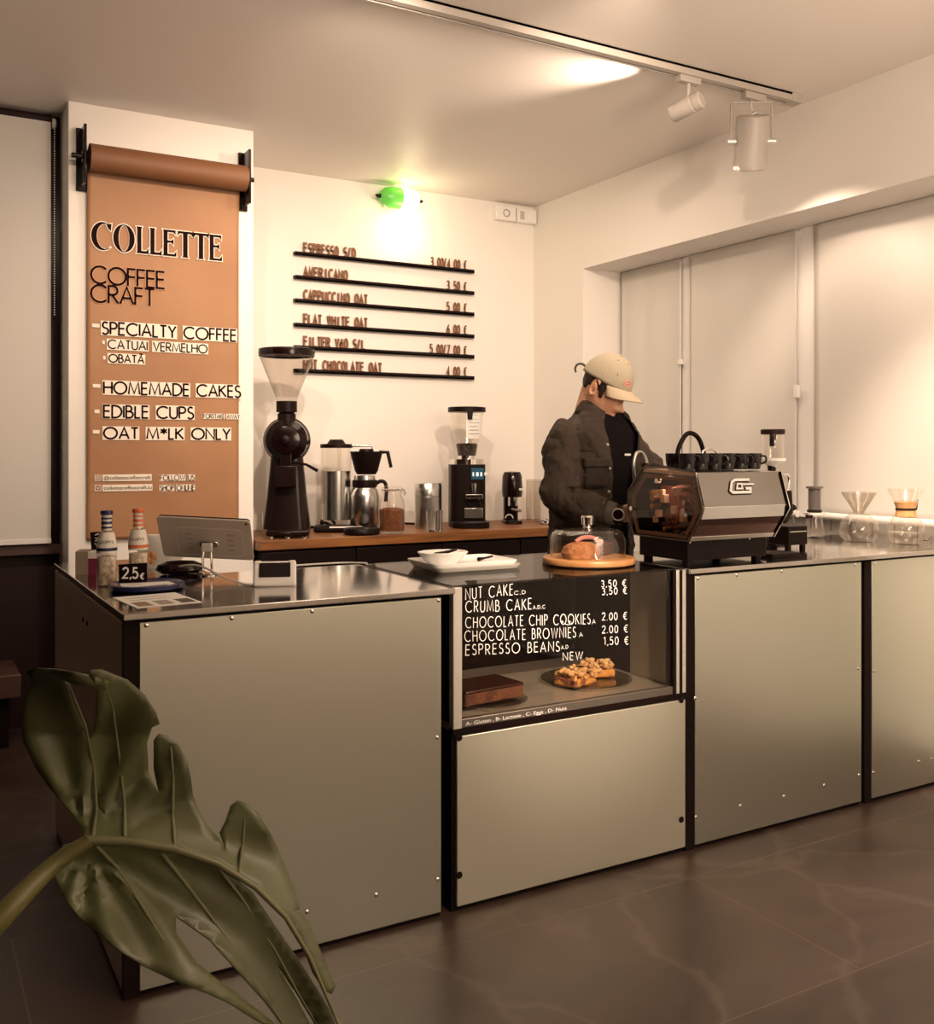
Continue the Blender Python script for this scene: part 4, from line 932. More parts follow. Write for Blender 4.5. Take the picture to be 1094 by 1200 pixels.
# row of black cups standing on the machine
cupm = mat('black_ceramic_cup', (.014, .011, .012), .16)
first = None
cz = 1.2135
k = 0
for row, (ya_, yb__) in enumerate(((2.497, 2.500), (2.575, 2.580))):
    for i in range(6):
        x = MX0+.035+i*.061 + row*.012
        if x > MX1-.03: continue
        loc = (x, 2.49+row*.075, cz - .0*row)
        if first is None:
            first = thing('espresso_cup', '', 'cup', loc, R(-60))
            MB().lathe([(0, .0), (.021, .0), (.024, .004), (.029, .030), (.030, .055), (.028, .055), (.026, .030), (.020, .008), (0, .007)], seg=28).build('cup_body', cupm, first)
            MB().tube(smooth_path([(.027, 0, .046), (.042, 0, .044), (.044, 0, .028), (.027, 0, .018)]), .0035, 8).build('handle', cupm, first)
            o = first
        else: o = dup(first, loc, R(-60+random.uniform(-20, 20)))
        o['group'] = 'black espresso cups on the machine'
        o['label'] = 'black espresso cup in the front row on top of the espresso machine' if row == 0 else 'black espresso cup in the back row on top of the espresso machine'
        k += 1
# ---------------------------------------------------------------- beside and behind the machine
tag(MB().box(-.07, .07, -.05, .05, 0, .014).build('black_drip_tray', M['black'], loc=at(912, 654, HC)+Vector((.045, .055, 0)), bevel=.002), 'flat black drip tray at the right foot of the espresso machine', 'tray')
p = at(930, 643, HC); p.y += .03
t = thing('knock_box', 'black box on short feet between the espresso machine and the plunger coffee maker', 'knock box', p)
MB().box(-.052, .052, -.05, .05, .016, .088).build('box_body', M['black'], t, bevel=.003)
for x in (-.04, .04):
    for y in (-.035, .035): MB().box(x-.008, x+.008, y-.008, y+.008, 0, .016).build('foot', M['black'], t)
MB().box(-.045, .045, -.0515, -.05, .066, .069).build('white_line', M['profile'], t, smooth=False)
# hand-fed grinder with a glass hopper
gp = Vector((aty(904, 600, 2.90).x, 2.90, HC)); mg = mpp(gp)
zz = lambda py: CAM_H+(528-py)*mg-HC
t = thing('hopper_grinder', 'slim grinder with an open glass hopper and dark T-shaped lid behind the espresso machine', 'grinder', gp)
MB().box(-.05, .05, -.04, .04, 0, .02).build('base', M['black'], t, bevel=.003)
MB().lathe([(0, .02), (.022, .02), (.022, zz(556)), (.016, zz(552)), (.018, zz(545)), (0, zz(545))], seg=20).build('column', M['black'], t)
MB().lathe([(.012, zz(549)), (.026, zz(545)), (.052, zz(540)), (.054, zz(537)), (.046, zz(538)), (.020, zz(543)), (.012, zz(547))], (.006, 0, 0), seg=32).build('funnel', M['ceramic'], t)
MB().lathe([(.040, zz(540)), (.046, zz(534)), (.047, zz(510)), (.045, zz(509)), (.044, zz(534)), (.038, zz(539))], (.006, 0, 0), seg=36).build('glass_hopper', M['glass'], t)
MB().lathe([(0, zz(523)), (.013, zz(523)), (.013, zz(509)), (.048, zz(509)), (.049, zz(504)), (.045, zz(503)), (0, zz(503))], (.006, 0, 0), seg=36).build('dark_lid', M['dark_brown'], t)
# plunger coffee maker standing on a glass server
p = at(954, 630, HC); ma = mpp(p); z_ = lambda py: CAM_H+(528-py)*ma-HC
t = thing('plunger_coffee_maker', 'dark grey plunger coffee maker standing on a glass server', 'coffee maker', p)
MB().lathe([(.026, z_(600)), (.026, z_(573)), (.036, z_(572)), (.036, z_(570)), (0, z_(570))], seg=32).build('brew_tube', mat('smoked_grey_plastic', (.10, .085, .08), .3), t)
MB().lathe([(0, z_(601)), (.030, z_(601)), (.032, z_(598)), (.026, z_(597))], seg=32).build('filter_cap', M['black'], t)
MB().lathe([(0, z_(603)), (.042, z_(603)), (.046, z_(600.5)), (0, z_(600.5))], seg=32).build('white_collar', M['white'], t)
MB().tube([(-.048, 0, z_(605)), (-.020, 0, z_(604.5))], .009, 12).build('server_handle', M['dark_brown'], t)
m = MB(); m.lathe([(0, 0), (.034, 0), (.041, .008), (.044, .03), (.036, .062), (.031, z_(604)), (.028, z_(604)), (.033, .062), (.040, .03), (.037, .010), (0, .005)], seg=32); m.build('glass_server', M['glass'], t)
def hourglass(px, py, top_py, wt, wn, wb, label, collar, cone):
    p = at(px, py, HC); p.y = min(p.y, 2.92); mm = mpp(p); z = lambda y: (py-y)*mm
    t = thing('pour_over_maker', label, 'coffee maker', p)
    a, b, c = wt/2*mm, wn/2*mm, wb/2*mm; H = z(top_py)
    P = [(0, .002), (c*.72, .002), (c*.95, H*.12), (c, H*.22), (c*.90, H*.36), (c*.62, H*.50), (b, H*.58), (b, H*.62), (b*1.25, H*.74), (a*.88, H*.90), (a, H)]
    m = MB(); m.lathe(P + [(r-.003 if r > .004 else 0, zq+.001) for r, zq in P[::-1]], seg=40); m.build('glass_flask', M['glass'], t)
    if collar:
        MB().lathe([(b*1.02, H*.48), (b*1.30, H*.50), (b*1.12, H*.60), (b*1.10, H*.645), (b*1.42, H*.76), (b*1.28, H*.765), (b*.98, H*.62)], seg=36).build('wood_collar', M['beech'], t)
        MB().lathe([(b*1.12, H*.612), (b*1.22, H*.622), (b*1.20, H*.645), (b*1.10, H*.655)], seg=36).build('leather_tie', M['dark_brown'], t)
        MB().tube([(b*1.15, -.005, H*.635), (b*1.55, -.008, H*.62), (b*1.95, -.008, H*.80)], [.005, .006, .003], 8).build('tie_knot', M['black'], t)
        MB().lathe([(0, .006), (c*.70, .006), (c*.93, H*.12), (c*.97, H*.21), (0, H*.21)], seg=32).build('water', M['glass'], t)
    if cone: MB().lathe([(b*.6, H*.56), (b*1.05, H*.66), (a*.86, H*.93), (a*.98, H*1.0), (a*.92, H*1.0), (a*.80, H*.92), (b*.9, H*.66), (b*.5, H*.57)], seg=24, wob=lambda a_, z_: 1+.03*math.cos(12*a_)).build('paper_filter', M['frost'], t)
    return t
hourglass(1006, 634, 577, 40, 15, 46, 'all-glass pour-over coffee maker with a pale filter, without a wooden collar', False, True)
hourglass(1061, 637, 573, 42, 19, 43, 'glass pour-over coffee maker with a wooden collar and dark tie', True, False)
p = at(1088, 634, HC)
tag(MB().lathe([(0, .003), (.018, .003), (.028, .016), (.030, .018), (.020, .0), (0, 0)], seg=24).build('glass_dish', M['glass'], loc=p+Vector((0, .02, 0))), 'tiny glass dish beside the pour-over maker with the wooden collar', 'dish')

# ---------------------------------------------------------------- back worktop
WZ, WY0 = 0.844, 4.600
tag(MB().box(1.487, XR-.004, WY0, YB-.004, WZ-.048, WZ).build('wooden_worktop', M['wood'], bevel=.003), 'thick oiled wooden worktop along the back wall', 'worktop')
t = thing('back_cabinet', 'black cabinet under the wooden worktop', 'cabinet', (1.50, WY0+.03, 0))
MB().box(.0, 1.98, 0.0, .60, .08, WZ-.049).build('cabinet_body', M['matt_black'], t, smooth=False)
MB().box(.03, 1.95, .04, .58, 0, .08).build('plinth', M['matt_black'], t, smooth=False)
for i in range(4): MB().box(.006+i*.495, .489+i*.495, -.018, -.0005, .09, WZ-.06).build('door', M['black'], t, bevel=.002)
def wt(px, py): p = at(px, py, WZ); p.z = WZ; return p
# large shop grinder
p = wt(336, 631); p.y += .17; p.x += .062
mg = mpp(p); Z = lambda py: CAM_H + (528-py)*mg - WZ; Wd = lambda n: n*mg
t = thing('shop_grinder', 'tall black shop coffee grinder with a wide clear hopper', 'coffee grinder', p, R(-22))
MB().box(-.095, .115, -.20, .16, .014, .040).build('base_plate', M['grinder'], t, bevel=.008)
for x, y in ((-.07, -.17), (.09, -.17), (-.07, .13), (.09, .13), (0.01, -.18)): MB().lathe([(0, 0), (.013, 0), (.013, .010), (.008, .014), (0, .014)], (x, y, 0), 16).build('foot', M['chrome'], t)
MB().box(-.03, .03, -.215, -.16, .014, .034).build('tray_lip', M['grinder'], t, bevel=.006)
zt = Z(535)
m = MB(); V = []
for z, w2, d2 in ((.038, .118, .115), (zt*.5, .098, .105), (zt, .080, .095), (zt+.06, .076, .09)):
    V.append([m.v((a*w2, b*d2, z)) for a, b in rrect(2, 2, .5, 5)])
for A, B in zip(V, V[1:]):
    n = len(A)
    for i in range(n): m.face([A[i], A[(i+1) % n], B[(i+1) % n], B[i]])
m.face(V[0][::-1]); m.face(V[-1]); m.build('column', M['grinder'], t)
zc = Z(516); rD = 27*mg
FR = Matrix.Rotation(R(90), 4, 'X')
MB().lathe([(0, -.15), (rD*.80, -.15), (rD*.97, -.12), (rD, -.05), (rD, .05), (rD*.9, .075), (rD*.9, .085), (0, .085)], (0, 0, zc), 44, FR).build('motor_drum', M['grinder'], t)
MB().lathe([(0, .0), (rD*.92, .0), (rD*.88, .03), (rD*.62, .055), (rD*.58, .085), (rD*.40, .09), (0, .095)], (0, -.08, zc), 40, FR).build('burr_chamber', M['gloss_black'], t)
MB().lathe([(0, 0), (.022, 0), (.020, .03), (.010, .034), (0, .034)], (0, -.172, zc), 24, FR).build('dial', M['black'], t)
for a in range(6):
    MB().lathe([(0, 0), (.005, 0), (.004, .004), (0, .005)], (rD*.72*math.cos(a*1.047), -.108, zc+rD*.72*math.sin(a*1.047)), 10, FR).build('chamber_bolt', M['chrome'], t)
MB().box(-.028, .028, -.15, -.075, zc-rD-.05, zc-rD*.4).build('spout', M['gloss_black'], t, bevel=.006)
MB().box(-.05, .05, -.165, -.09, Z(570), Z(545)).build('bag_holder', M['grinder'], t, bevel=.005)
MB().tube([(.03, -.12, Z(541)), (.10, -.14, Z(544)), (.155, -.155, Z(551))], [.006, .007, .009], 10).build('lever', M['black'], t)
MB().lathe([(0, Z(500)), (.046, Z(500)), (.046, Z(486)), (.036, Z(484)), (.036, Z(484)), (.052, Z(483.5)), (.052, Z(471)), (0, Z(471))], (0, -.06, 0), 28).build('hopper_neck', M['black'], t)
h0 = -.06
MB().lathe([(.050, Z(471)), (.056, Z(466)), (.102, Z(440)), (.134, Z(421)), (.138, Z(416)), (.135, Z(416)), (.131, Z(421)), (.099, Z(440)), (.053, Z(466))], (0, h0, 0), 48).build('hopper', M['frost'], t)
MB().lathe([(.140, Z(419)), (.142, Z(415)), (.140, Z(411)), (.122, Z(410)), (.10, Z(412)), (0, Z(412)), (0, Z(413)), (.10, Z(413.5)), (.134, Z(417))], (0, h0, 0), 48).build('hopper_lid', M['gloss_black'], t)
m = MB()
m.prism([(-.010, 0), (.010, 0), (.002, .028)], (-.075, -.0, zc-.004), Vector((.0, -1, 0)), Z_, (-rD-.001+.075+.0005, 0, 0)); m.build('drum_mark', M['profile'], t, smooth=False)
MB().box(-.121, -.1175, -.06, -.02, .06, .12).build('rating_plate', M['profile'], t, smooth=False)
# coffee brewer with thermal jug
p = wt(404, 626); p.y += .165; p.x += .03
mg = mpp(p); Z = lambda py: CAM_H + (528-py)*mg - WZ
t = thing('coffee_brewer', 'filter coffee brewer with clear water tank and black basket', 'coffee brewer', p, R(-22))
x_ = lambda px: (px-404)*mg
MB().box(x_(376), x_(450), -.075, .075, .004, .034).build('base', M['black'], t, bevel=.010)
MB().box(x_(394), x_(432), -.0775, -.0752, .040-.014, .034).build('switch_strip', M['white'], t, smooth=False)
MB().lathe([(0, Z(609)), (.078, Z(609)), (.078, Z(552)), (0, Z(552))], (x_(402), .02, 0), 40).build('steel_tower', M['brushed'], t)
MB().box(x_(384), x_(392), -.03, .07, Z(590), Z(551)).build('tower_flank', M['frost'], t, bevel=.004)
MB().lathe([(.083, Z(552)), (.083, Z(525)), (.080, Z(525)), (.080, Z(552))], (x_(402), .02, 0), 40).build('water_tank', M['glass'], t)
MB().cyl((x_(405), .02, Z(552)), (x_(405), .02, Z(524)), .008).build('riser_tube', M['frost'], t)
MB().lathe([(0, Z(525)), (.086, Z(525)), (.086, Z(520.5)), (.05, Z(520)), (.034, Z(515)), (0, Z(515))], (x_(402), .02, 0), 40).build('tank_lid', M['black'], t)
MB().tube([(x_(412), 0, Z(522.5)), (x_(443), 0, Z(522.5)), (x_(444), 0, Z(527))], .006, 10).build('outlet_arm', M['chrome'], t)
MB().lathe([(0, Z(556)), (.050, Z(556)), (.062, Z(552)), (.088, Z(529.5)), (.088, Z(529)), (.04, Z(529)), (.036, Z(526)), (0, Z(526))], (x_(437), 0, 0), 40).build('filter_basket', M['black'], t)
MB().tube([(x_(452), 0, Z(530)), (x_(462), -.0, Z(530)), (x_(466), 0, Z(548))], [.010, .011, .009], 12).build('basket_handle', M['black'], t)
jp = p + Matrix.Rotation(R(-22), 3, 'Z') @ Vector((x_(435), -.006, .0345))
zj = lambda py: Z(py)-.0345
t = thing('thermal_jug', 'steel thermal coffee jug with a black collar under the brewer basket', 'jug', jp, R(-22))
MB().lathe([(0, 0), (.074, 0), (.078, .006), (.078, zj(582)), (.070, zj(574)), (.060, zj(571)), (0, zj(571))], seg=44).build('jug_body', M['brushed'], t)
MB().lathe([(.060, zj(571.5)), (.066, zj(570)), (.066, zj(563)), (.058, zj(562)), (0, zj(562))], seg=44).build('black_collar', M['black'], t)
MB().lathe([(0, zj(562)), (.058, zj(562)), (.056, zj(557.5)), (0, zj(557))], seg=40).build('jug_lid', M['brushed'], t)
MB().tube(smooth_path([(.060, 0, zj(567)), (.085, 0, zj(564)), (.108, 0, zj(566)), (.116, 0, zj(574)), (.112, 0, zj(588))]), .010, 12).build('handle', M['black'], t)
p = wt(425, 627); p.y += .015
tag(MB().lathe([(0, 0), (.085, 0), (.094, .008), (.094, .026), (.088, .034), (.06, .036), (0, .034)], seg=44).build('round_black_lid', M['black'], loc=p+Vector((.01, .02, 0)), bevel=0), 'round black lid lying on the wooden worktop in front of the brewer', 'lid')
p = wt(386, 620)
tag(MB().tube(smooth_path([(-.05, 0, .008), (-.04, .01, .05), (.0, .02, .062), (.035, .015, .03), (.0, -.02, .010), (-.045, -.01, .02), (-.02, .02, .035), (.03, 0, .010), (.05, .03, .008)]), .008, 10).build('coiled_cable', M['black'], loc=p), 'looped black cable between the tall grinder and the brewer', 'cable')
# clip-top jar of ground coffee
p = wt(465, 626); p.y += .06; mg = mpp(p)
t = thing('coffee_jar', 'clip-top glass jar half full of orange brown ground coffee', 'jar', p)
r = .068; H = 56*mg
MB().lathe([(0, .003), (r*.86, 0), (r, .012), (r*1.0, H*.55), (r*.93, H*.70), (r*.74, H*.80), (r*.72, H*.86), (r*.80, H*.87), (r*.80, H*.89), (r*.69, H*.89), (r*.70, H*.80), (r*.89, H*.70), (r*.96, H*.55), (r*.96, .014), (0, .008)], seg=40).build('glass_body', M['glass'], t)
MB().lathe([(0, .010), (r*.94, .015), (r*.95, H*.50), (r*.6, H*.535), (0, H*.52)], seg=36, wob=lambda a, z: 1+(.03*math.sin(3*a) if z > .1 else 0)).build('ground_coffee', M['coffee'], t)
MB().lathe([(r*.80, H*.895), (r*.80, H*.95), (r*.6, H*.99), (0, H*1.0), (0, H*.97), (r*.7, H*.93)], seg=40).build('glass_lid', M['glass'], t)
m = MB(); ring_ = [(r*.82*math.cos(a*.2618), r*.82*math.sin(a*.2618), H*.91) for a in range(24)]; m.tube(ring_, .003, 8, closed=True)
m.tube([(r*.8, -.02, H*.91), (r*1.05, -.02, H*.84), (r*1.05, .02, H*.84), (r*.8, .02, H*.91)], .0025, 8); m.tube([(r*.8, 0, H*.95), (r*1.1, 0, H*.90), (r*1.08, 0, H*.78)], .0025, 8); m.build('wire_clip', M['chrome'], t)
# steel canister and cut tumbler
p = wt(507, 620); p.y += .06; mg = mpp(p)
t = thing('steel_canister', 'brushed steel vacuum canister with a lid seam behind the cut glass tumbler', 'canister', p)
r = 15.5*mg; H = 53*mg
MB().lathe([(0, 0), (r, 0), (r, H*.69), (r*.97, H*.695), (r*.97, H*.71), (0, H*.71)], seg=40).build('canister_body', M['brushed'], t)
MB().lathe([(0, H*.71), (r*.975, H*.71), (r*1.01, H*.72), (r*1.01, H*.985), (r*.97, H), (0, H)], seg=40).build('canister_lid', M['brushed'], t)
MB().box(r*.92, r*1.12, -.014, .014, .01, H*.96).build('black_handle', M['black'], t, bevel=.005)
p = wt(513, 624); p.y += .04; mg = mpp(p); r = 9.5*mg; H = 25*mg
tag(MB().lathe([(0, .010), (r*.88, .0), (r*.92, .004), (r, H), (r*.90, H), (r*.80, .014), (0, .012)], seg=48, wob=lambda a, z: 1+.05*abs(math.sin(8*a+z*60))).build('cut_tumbler', mat('cut_crystal', (.9, .88, .85), .02, trans=1.0), loc=p), 'cut glass tumbler standing before the steel canister', 'tumbler')
# espresso grinder with display
p = wt(557, 618); p.y += .10; mg = mpp(p); Z = lambda py: CAM_H + (528-py)*mg - WZ
t = thing('espresso_grinder', 'black espresso grinder with a small blue display and a clear bean hopper', 'coffee grinder', p, R(-24))
W2 = 20.5*mg
m = MB(); m.prism(rrect(2*W2*1.0, .21, .045, 6), (0, .0, 0), X_, Y_, (0, 0, Z(544))); m.build('housing', M['black'], t, bevel=.003)
m = MB(); m.prism(rrect(2*W2*1.05, .31, .07, 8), (.01, -.045, 0), X_, Y_, (0, 0, .035)); m.build('base', M['black'], t, bevel=.004)
MB().lathe([(0, Z(544)), (W2*1.0, Z(544)), (W2*1.0, Z(538)), (W2*.5, Z(537)), (W2*.5, Z(534)), (0, Z(534))], seg=44).build('chrome_ring', M['chrome'], t)
MB().lathe([(0, Z(534)), (W2*.52, Z(534)), (W2*.62, Z(521)), (W2*.55, Z(519.5)), (0, Z(520))], seg=36).build('beans', M['bean'], t)
MB().lathe([(W2*.54, Z(534)), (W2*.64, Z(521)), (W2*.88, Z(505)), (W2*.98, Z(482)), (W2*.95, Z(482)), (W2*.85, Z(505)), (W2*.60, Z(521)), (W2*.51, Z(534))], seg=44).build('hopper', M['glass'], t)
MB().lathe([(0, Z(483)), (W2*1.08, Z(483)), (W2*1.08, Z(477.5)), (W2*.9, Z(477)), (0, Z(477))], seg=44).build('hopper_lid', M['black'], t)
q = MB(); sx0, sx1 = -.005, W2*.92
def cyl_patch(mb, rad, a0, a1, z0, z1, n=10):
    A = [mb.v((rad*math.sin(R(a0+(a1-a0)*i/n)), -rad*math.cos(R(a0+(a1-a0)*i/n)), z0)) for i in range(n+1)]
    B = [mb.v((rad*1.06*math.sin(R(a0+(a1-a0)*i/n)), -rad*1.06*math.cos(R(a0+(a1-a0)*i/n)), z1)) for i in range(n+1)]
    for i in range(n): mb.face([A[i], A[i+1], B[i+1], B[i]])
cyl_patch(q, W2*.94, -8, 58, Z(514), Z(485)); q.build('paper_label', M['paper'], t)
q = MB()
for k in range(6): cyl_patch(q, W2*.955, 2, 40-4*(k % 3), Z(509-k*4.2), Z(508.3-k*4.2))
q.build('label_lines', mat('label_grey', (.25, .22, .2), .7), t)
MB().prism([(-.012, 0), (.012, 0), (.017, .045), (-.017, .045)], (.008, -W2*1.12, Z(492)), X_, Z_, (0, .02, 0)).build('lid_clip', M['black'], t, bevel=.003)
MB().box(.015, .085, -.1085, -.1045, Z(561), Z(548)).build('display', mat('display_blue', (.02, .08, .14), .2, emit=((.10, .30, .46), .05)), t, smooth=False)
for k, (a, b) in enumerate(((.022, .030), (.042, .056), (.066, .076))): MB().box(a, b, -.1092, -.1086, Z(557.5), Z(553)).build('display_icon', mat('display_white_%d' % k, (.8, .9, .9), .3, emit=((.7, .9, 1), .4)), t, smooth=False)
m = MB(); m.lathe([(0, 0), (.010, 0), (.010, .012), (0, .014)], (W2*.98, -.085, Z(555)), 16, FR); m.build('side_button', M['white'], t)
MB().box(-.02, .075, -.150, -.105, Z(583), Z(578)).build('spout_shelf', M['chrome'], t, bevel=.003)
MB().tube([(.028, -.12, Z(566)), (.028, -.125, Z(577))], [.016, .010], 14).build('spout', M['chrome'], t)
for s_ in (-1, 1): MB().tube([(.028+.03*s_, -.105, Z(589)), (.028+.032*s_, -.165, Z(589))], .006, 10).build('holder_fork', M['chrome'], t)
MB().box(-.025, .080, -.118, -.1045, Z(606), Z(594)).build('drip_plate', M['brushed'], t, bevel=.003)
# small press
p = wt(607, 614); p.y += .07; mg = mpp(p); Z = lambda py: CAM_H + (528-py)*mg - WZ
t = thing('tamping_press', 'small black domed tamping press next to the clear container', 'press', p, R(-24))
m = MB(); m.prism(rrect(.105, .19, .03), (0, -.0, 0), X_, Y_, (0, 0, .022)); m.build('base', M['gloss_black'], t, bevel=.004)
m = MB(); m.prism(rrect(.085, .075, .02), (0, .055, .02), X_, Y_, (0, 0, Z(580))); m.build('column', M['gloss_black'], t, bevel=.004)
m = MB(); m.lathe([(0, Z(582)), (.058, Z(582)), (.062, Z(575)), (.058, Z(558)), (.048, Z(553)), (0, Z(552))], (0, -.01, 0), 32, sy=1.35); m.build('head', M['gloss_black'], t)
MB().cyl((0, -.05, Z(582)), (0, -.05, Z(592)), .030, seg=24).build('tamper', M['chrome'], t)
MB().tube([(.0, -.05, Z(596)), (.03, -.14, Z(597))], [.011, .009], 10).build('fork', M['brushed'], t)
m = MB(); ribbon(m, _arc(0, 0, .022, .022, 0, 180), Vector((-.03, -.0965, Z(606))), X_, Z_, -Y_, .006); m.build('badge', M['profile'], t, smooth=False)
MB().box(.030, .050, -.094, -.088, Z(574), Z(571.5)).build('logo_strip', M['profile'], t, smooth=False)
p = wt(630, 611); p.y += .05; mg = mpp(p); r = 8.5*mg; H = 49*mg
t = thing('clear_container', 'tall empty clear container between the press and the barista', 'container', p)
MB().lathe([(0, .003), (r*.95, 0), (r, .005), (r, H*.96), (r*.96, H*.96), (r*.96, .008), (0, .006)], seg=32).build('container_body', M['frost'], t)
MB().lathe([(r*1.04, H*.95), (r*1.06, H), (0, H)], seg=32).build('container_lid', M['frost'], t)
p = wt(638, 614)
t = tag(MB().lathe([(0, 0), (.030, .004), (.034, .016), (.02, .028), (0, .032)], seg=20, sx=1.3, wob=lambda a, z: 1+.1*math.sin(4*a)).build('crumpled_cloth', mat('striped_cloth', (.7, .68, .65), .8, vary=(60, (.02, .015, .015), 2, .48, .52)), loc=p+Vector((.01, .0, 0))), 'crumpled black and white cloth on the end of the worktop by the barista', 'cloth')
tag(MB().tube(smooth_path([wt(372, 619), wt(385, 622)+Vector((0, .25, 0)), wt(440, 616)+Vector((0, .2, 0)), wt(490, 616)+Vector((0, .1, 0)), wt(530, 617)+Vector((0, .15, 0))]), .006, 8).build('appliance_cable', M['black'], loc=(0, 0, .006)), 'black appliance cable running along the worktop behind the jars', 'cable')
# ---------------------------------------------------------------- the barista
RT = Vector((2.39, 3.17, 0))
per = thing('person', 'barista in a pale baseball cap and dark overshirt looking down behind the counter', 'person', RT)
TF = Vector((math.sin(R(18)), -math.cos(R(18)), 0)); TR_ = Vector((-TF.y*-1*-1, 0, 0))
TR_ = TF.cross(Z_)                      # his right
def T(r, f, z): return TR_*r + TF*(f + max(0, z-1.0)*.10) + Z_*z
def sup(a, p=2.4):
    c, s_ = math.cos(a), math.sin(a)
    return math.copysign(abs(c)**(2/p), c), math.copysign(abs(s_)**(2/p), s_)
skin = mat('skin', (0.60, 0.33, 0.20), .5, sss=.05, vary=(18, (0.53, 0.26, 0.15), 3, .35, .7))
jacket = mat('dark_overshirt', (0.034, 0.024, 0.018), .72, vary=(9, (0.060, 0.045, 0.033), 5, .35, .65, (1, 1, .5)), bump=(11, 1.0, (1.6, 1.6, .45)), spec=.2)
teem = mat('black_tee', (0.006, 0.004, 0.005), .85, bump=(14, .3), spec=.1)
capm = mat('cap_cotton', (0.43, 0.375, 0.275), .85, bump=(160, .25))
hairm = mat('dark_hair', (0.022, 0.011, 0.008), .6, bump=(120, .6, (1, 1, .2)))
# head frame
HY, HP = R(27), R(31)
fh = Vector((math.sin(HY), -math.cos(HY), 0))
HF = (fh*math.cos(HP) - Z_*math.sin(HP)).normalized(); HU = (fh*math.sin(HP) + Z_*math.cos(HP)).normalized(); HR = HF.cross(HU)
HC_ = Vector((.004, -.080, 1.528))
def Hd(r, f, u): return HC_ + HR*r + HF*f + HU*(u*1.13 if u < 0 else u)
body = MB()
def interp(tab, x):
    for (x0, *a), (x1, *b) in zip(tab, tab[1:]):
        if x <= x1:
            k = max(0, (x-x0)/(x1-x0)); k = k*k*(3-2*k)*.5+k*.5; return [p+(q-p)*k for p, q in zip(a, b)]
    return list(tab[-1][1:])
HT = [(-.122, .012, .072, -.045), (-.116, .030, .086, -.020), (-.100, .046, .090, .005), (-.075, .057, .088, .035), (-.045, .065, .087, .070), (-.01, .070, .086, .090), (.03, .074, .090, .098), (.07, .070, .084, .094), (.10, .052, .062, .072), (.118, .026, .03, .040), (.123, .004, .005, .006)]
g = lambda x, m_, s_: math.exp(-((x-m_)/s_)**2)
rings = []
NS, NA = 52, 56
for i in range(NS+1):
    u = -.122 + .245*i/NS; w_, fd, bd = interp(HT, u); ring = []
    for k in range(NA):
        a = 2*math.pi*k/NA; c, s_ = sup(a, 2.15)
        r = w_*s_; f = (fd if c > 0 else bd)*c
        if c > 0:
            x = r
            f += .034*g(x, 0, .0115)*(g(u, -.042, .013)+.40*g(u, -.020, .017)+.25*g(u, .004, .014))      # nose
            f += .010*g(abs(x), .017, .009)*g(u, -.046, .009)                                            # nostril wings
            f -= .012*(g(abs(x), .031, .014)*g(u, .006, .012))                                           # eye sockets
            f += .007*g(abs(x), .031, .010)*g(u, .002, .007)                                             # lowered lids
            f += .006*g(abs(x), .028, .022)*g(u, .024, .008)                                             # brow
            f += .009*g(x, 0, .019)*(g(u, -.0735, .0055)+.95*g(u, -.086, .0065)) - .005*g(x, 0, .022)*g(u, -.0795, .0028)   # lips
            f += .007*g(x, 0, .018)*g(u, -.110, .012)                                                    # chin
            f += .005*g(abs(x), .045, .014)*g(u, -.03, .02)                                              # cheekbones
        ring.append(body.v(Hd(r, f, u)))
    rings.append(ring)
for A, B in zip(rings, rings[1:]):
    for k in range(NA): body.face([A[k], A[(k+1) % NA], B[(k+1) % NA], B[k]])
body.face(rings[0][::-1]); body.face(rings[-1])
for s_ in (-1, 1):                       # ears
    E_ = []
    for i in range(15):
        a = R(-150 + 300*i/14); E_.append(Hd(s_*(.073+.010*(1-math.cos(a))*.5), -.008-.016*math.cos(a)+.004, -.006+.030*math.sin(a)))
    body.tube(E_, [.004]+[.0062]*13+[.004], 8)
    body.ball(Hd(s_*.071, -.010, -.006), (.008, .016, .024), 12, 8)
body.tube([Hd(0, -.030, -.03), Hd(0, -.020, -.09), T(0, -.015, 1.43), T(0, -.01, 1.36)], [.056, .056, .060, .075], 20)      # neck
tors = [(.82, .155, .10, .11), (.95, .150, .10, .10), (1.10, .150, .10, .105), (1.25, .165, .105, .11), (1.34, .175, .095, .10), (1.39, .12, .07, .08), (1.42, .05, .05, .05)]
def loft(mb, tab, n=40, gap=None, p=2.4, cap=True, wr=0, seed=3, zs=None):
    rr = random.Random(seed); ph = [rr.uniform(0, 6) for _ in range(6)]; rows = []
    for z in (zs or [t_[0] for t_ in tab]):
        w_, fd, bd = interp(tab, z); g0 = gap(z) if gap else 0; row = []
        for k in range(n + (1 if gap else 0)):
            a = g0 + (2*math.pi-2*g0)*k/n; c, s_ = sup(a, p)
            q = 1 + wr*(math.sin(a*5+z*22+ph[0])*.5+math.sin(a*9-z*37+ph[1])*.35+math.sin(a*3+z*60+ph[2])*.3)
            row.append(mb.v(T(-w_*s_*q, (fd if c > 0 else bd)*c*q, z)))
        rows.append(row)
    m_ = len(rows[0])
    for A, B in zip(rows, rows[1:]):
        for k in range(m_ if not gap else m_-1): mb.face([A[k], A[(k+1) % m_], B[(k+1) % m_], B[k]])
    if cap and not gap: mb.face(rows[0][::-1]); mb.face(rows[-1])
loft(body, tors)
SH_R, EL_R, WR_R = Vector((-.180, -.060, 1.335)), Vector((-.255, -.150, 1.085)), Vector((-.128, -.318, 1.046))
SH_L, EL_L, WR_L = Vector((.180, .060, 1.340)), Vector((.275, -.100, 1.10)), Vector((.150, -.310, 1.085))
def limb(mb, P, r, seg=16): mb.tube(smooth_path(P, 5), [interp([(i/(len(r)-1), q) for i, q in enumerate(r)], j/((len(P)-1)*5))[0] for j in range((len(P)-1)*5+1)], seg)
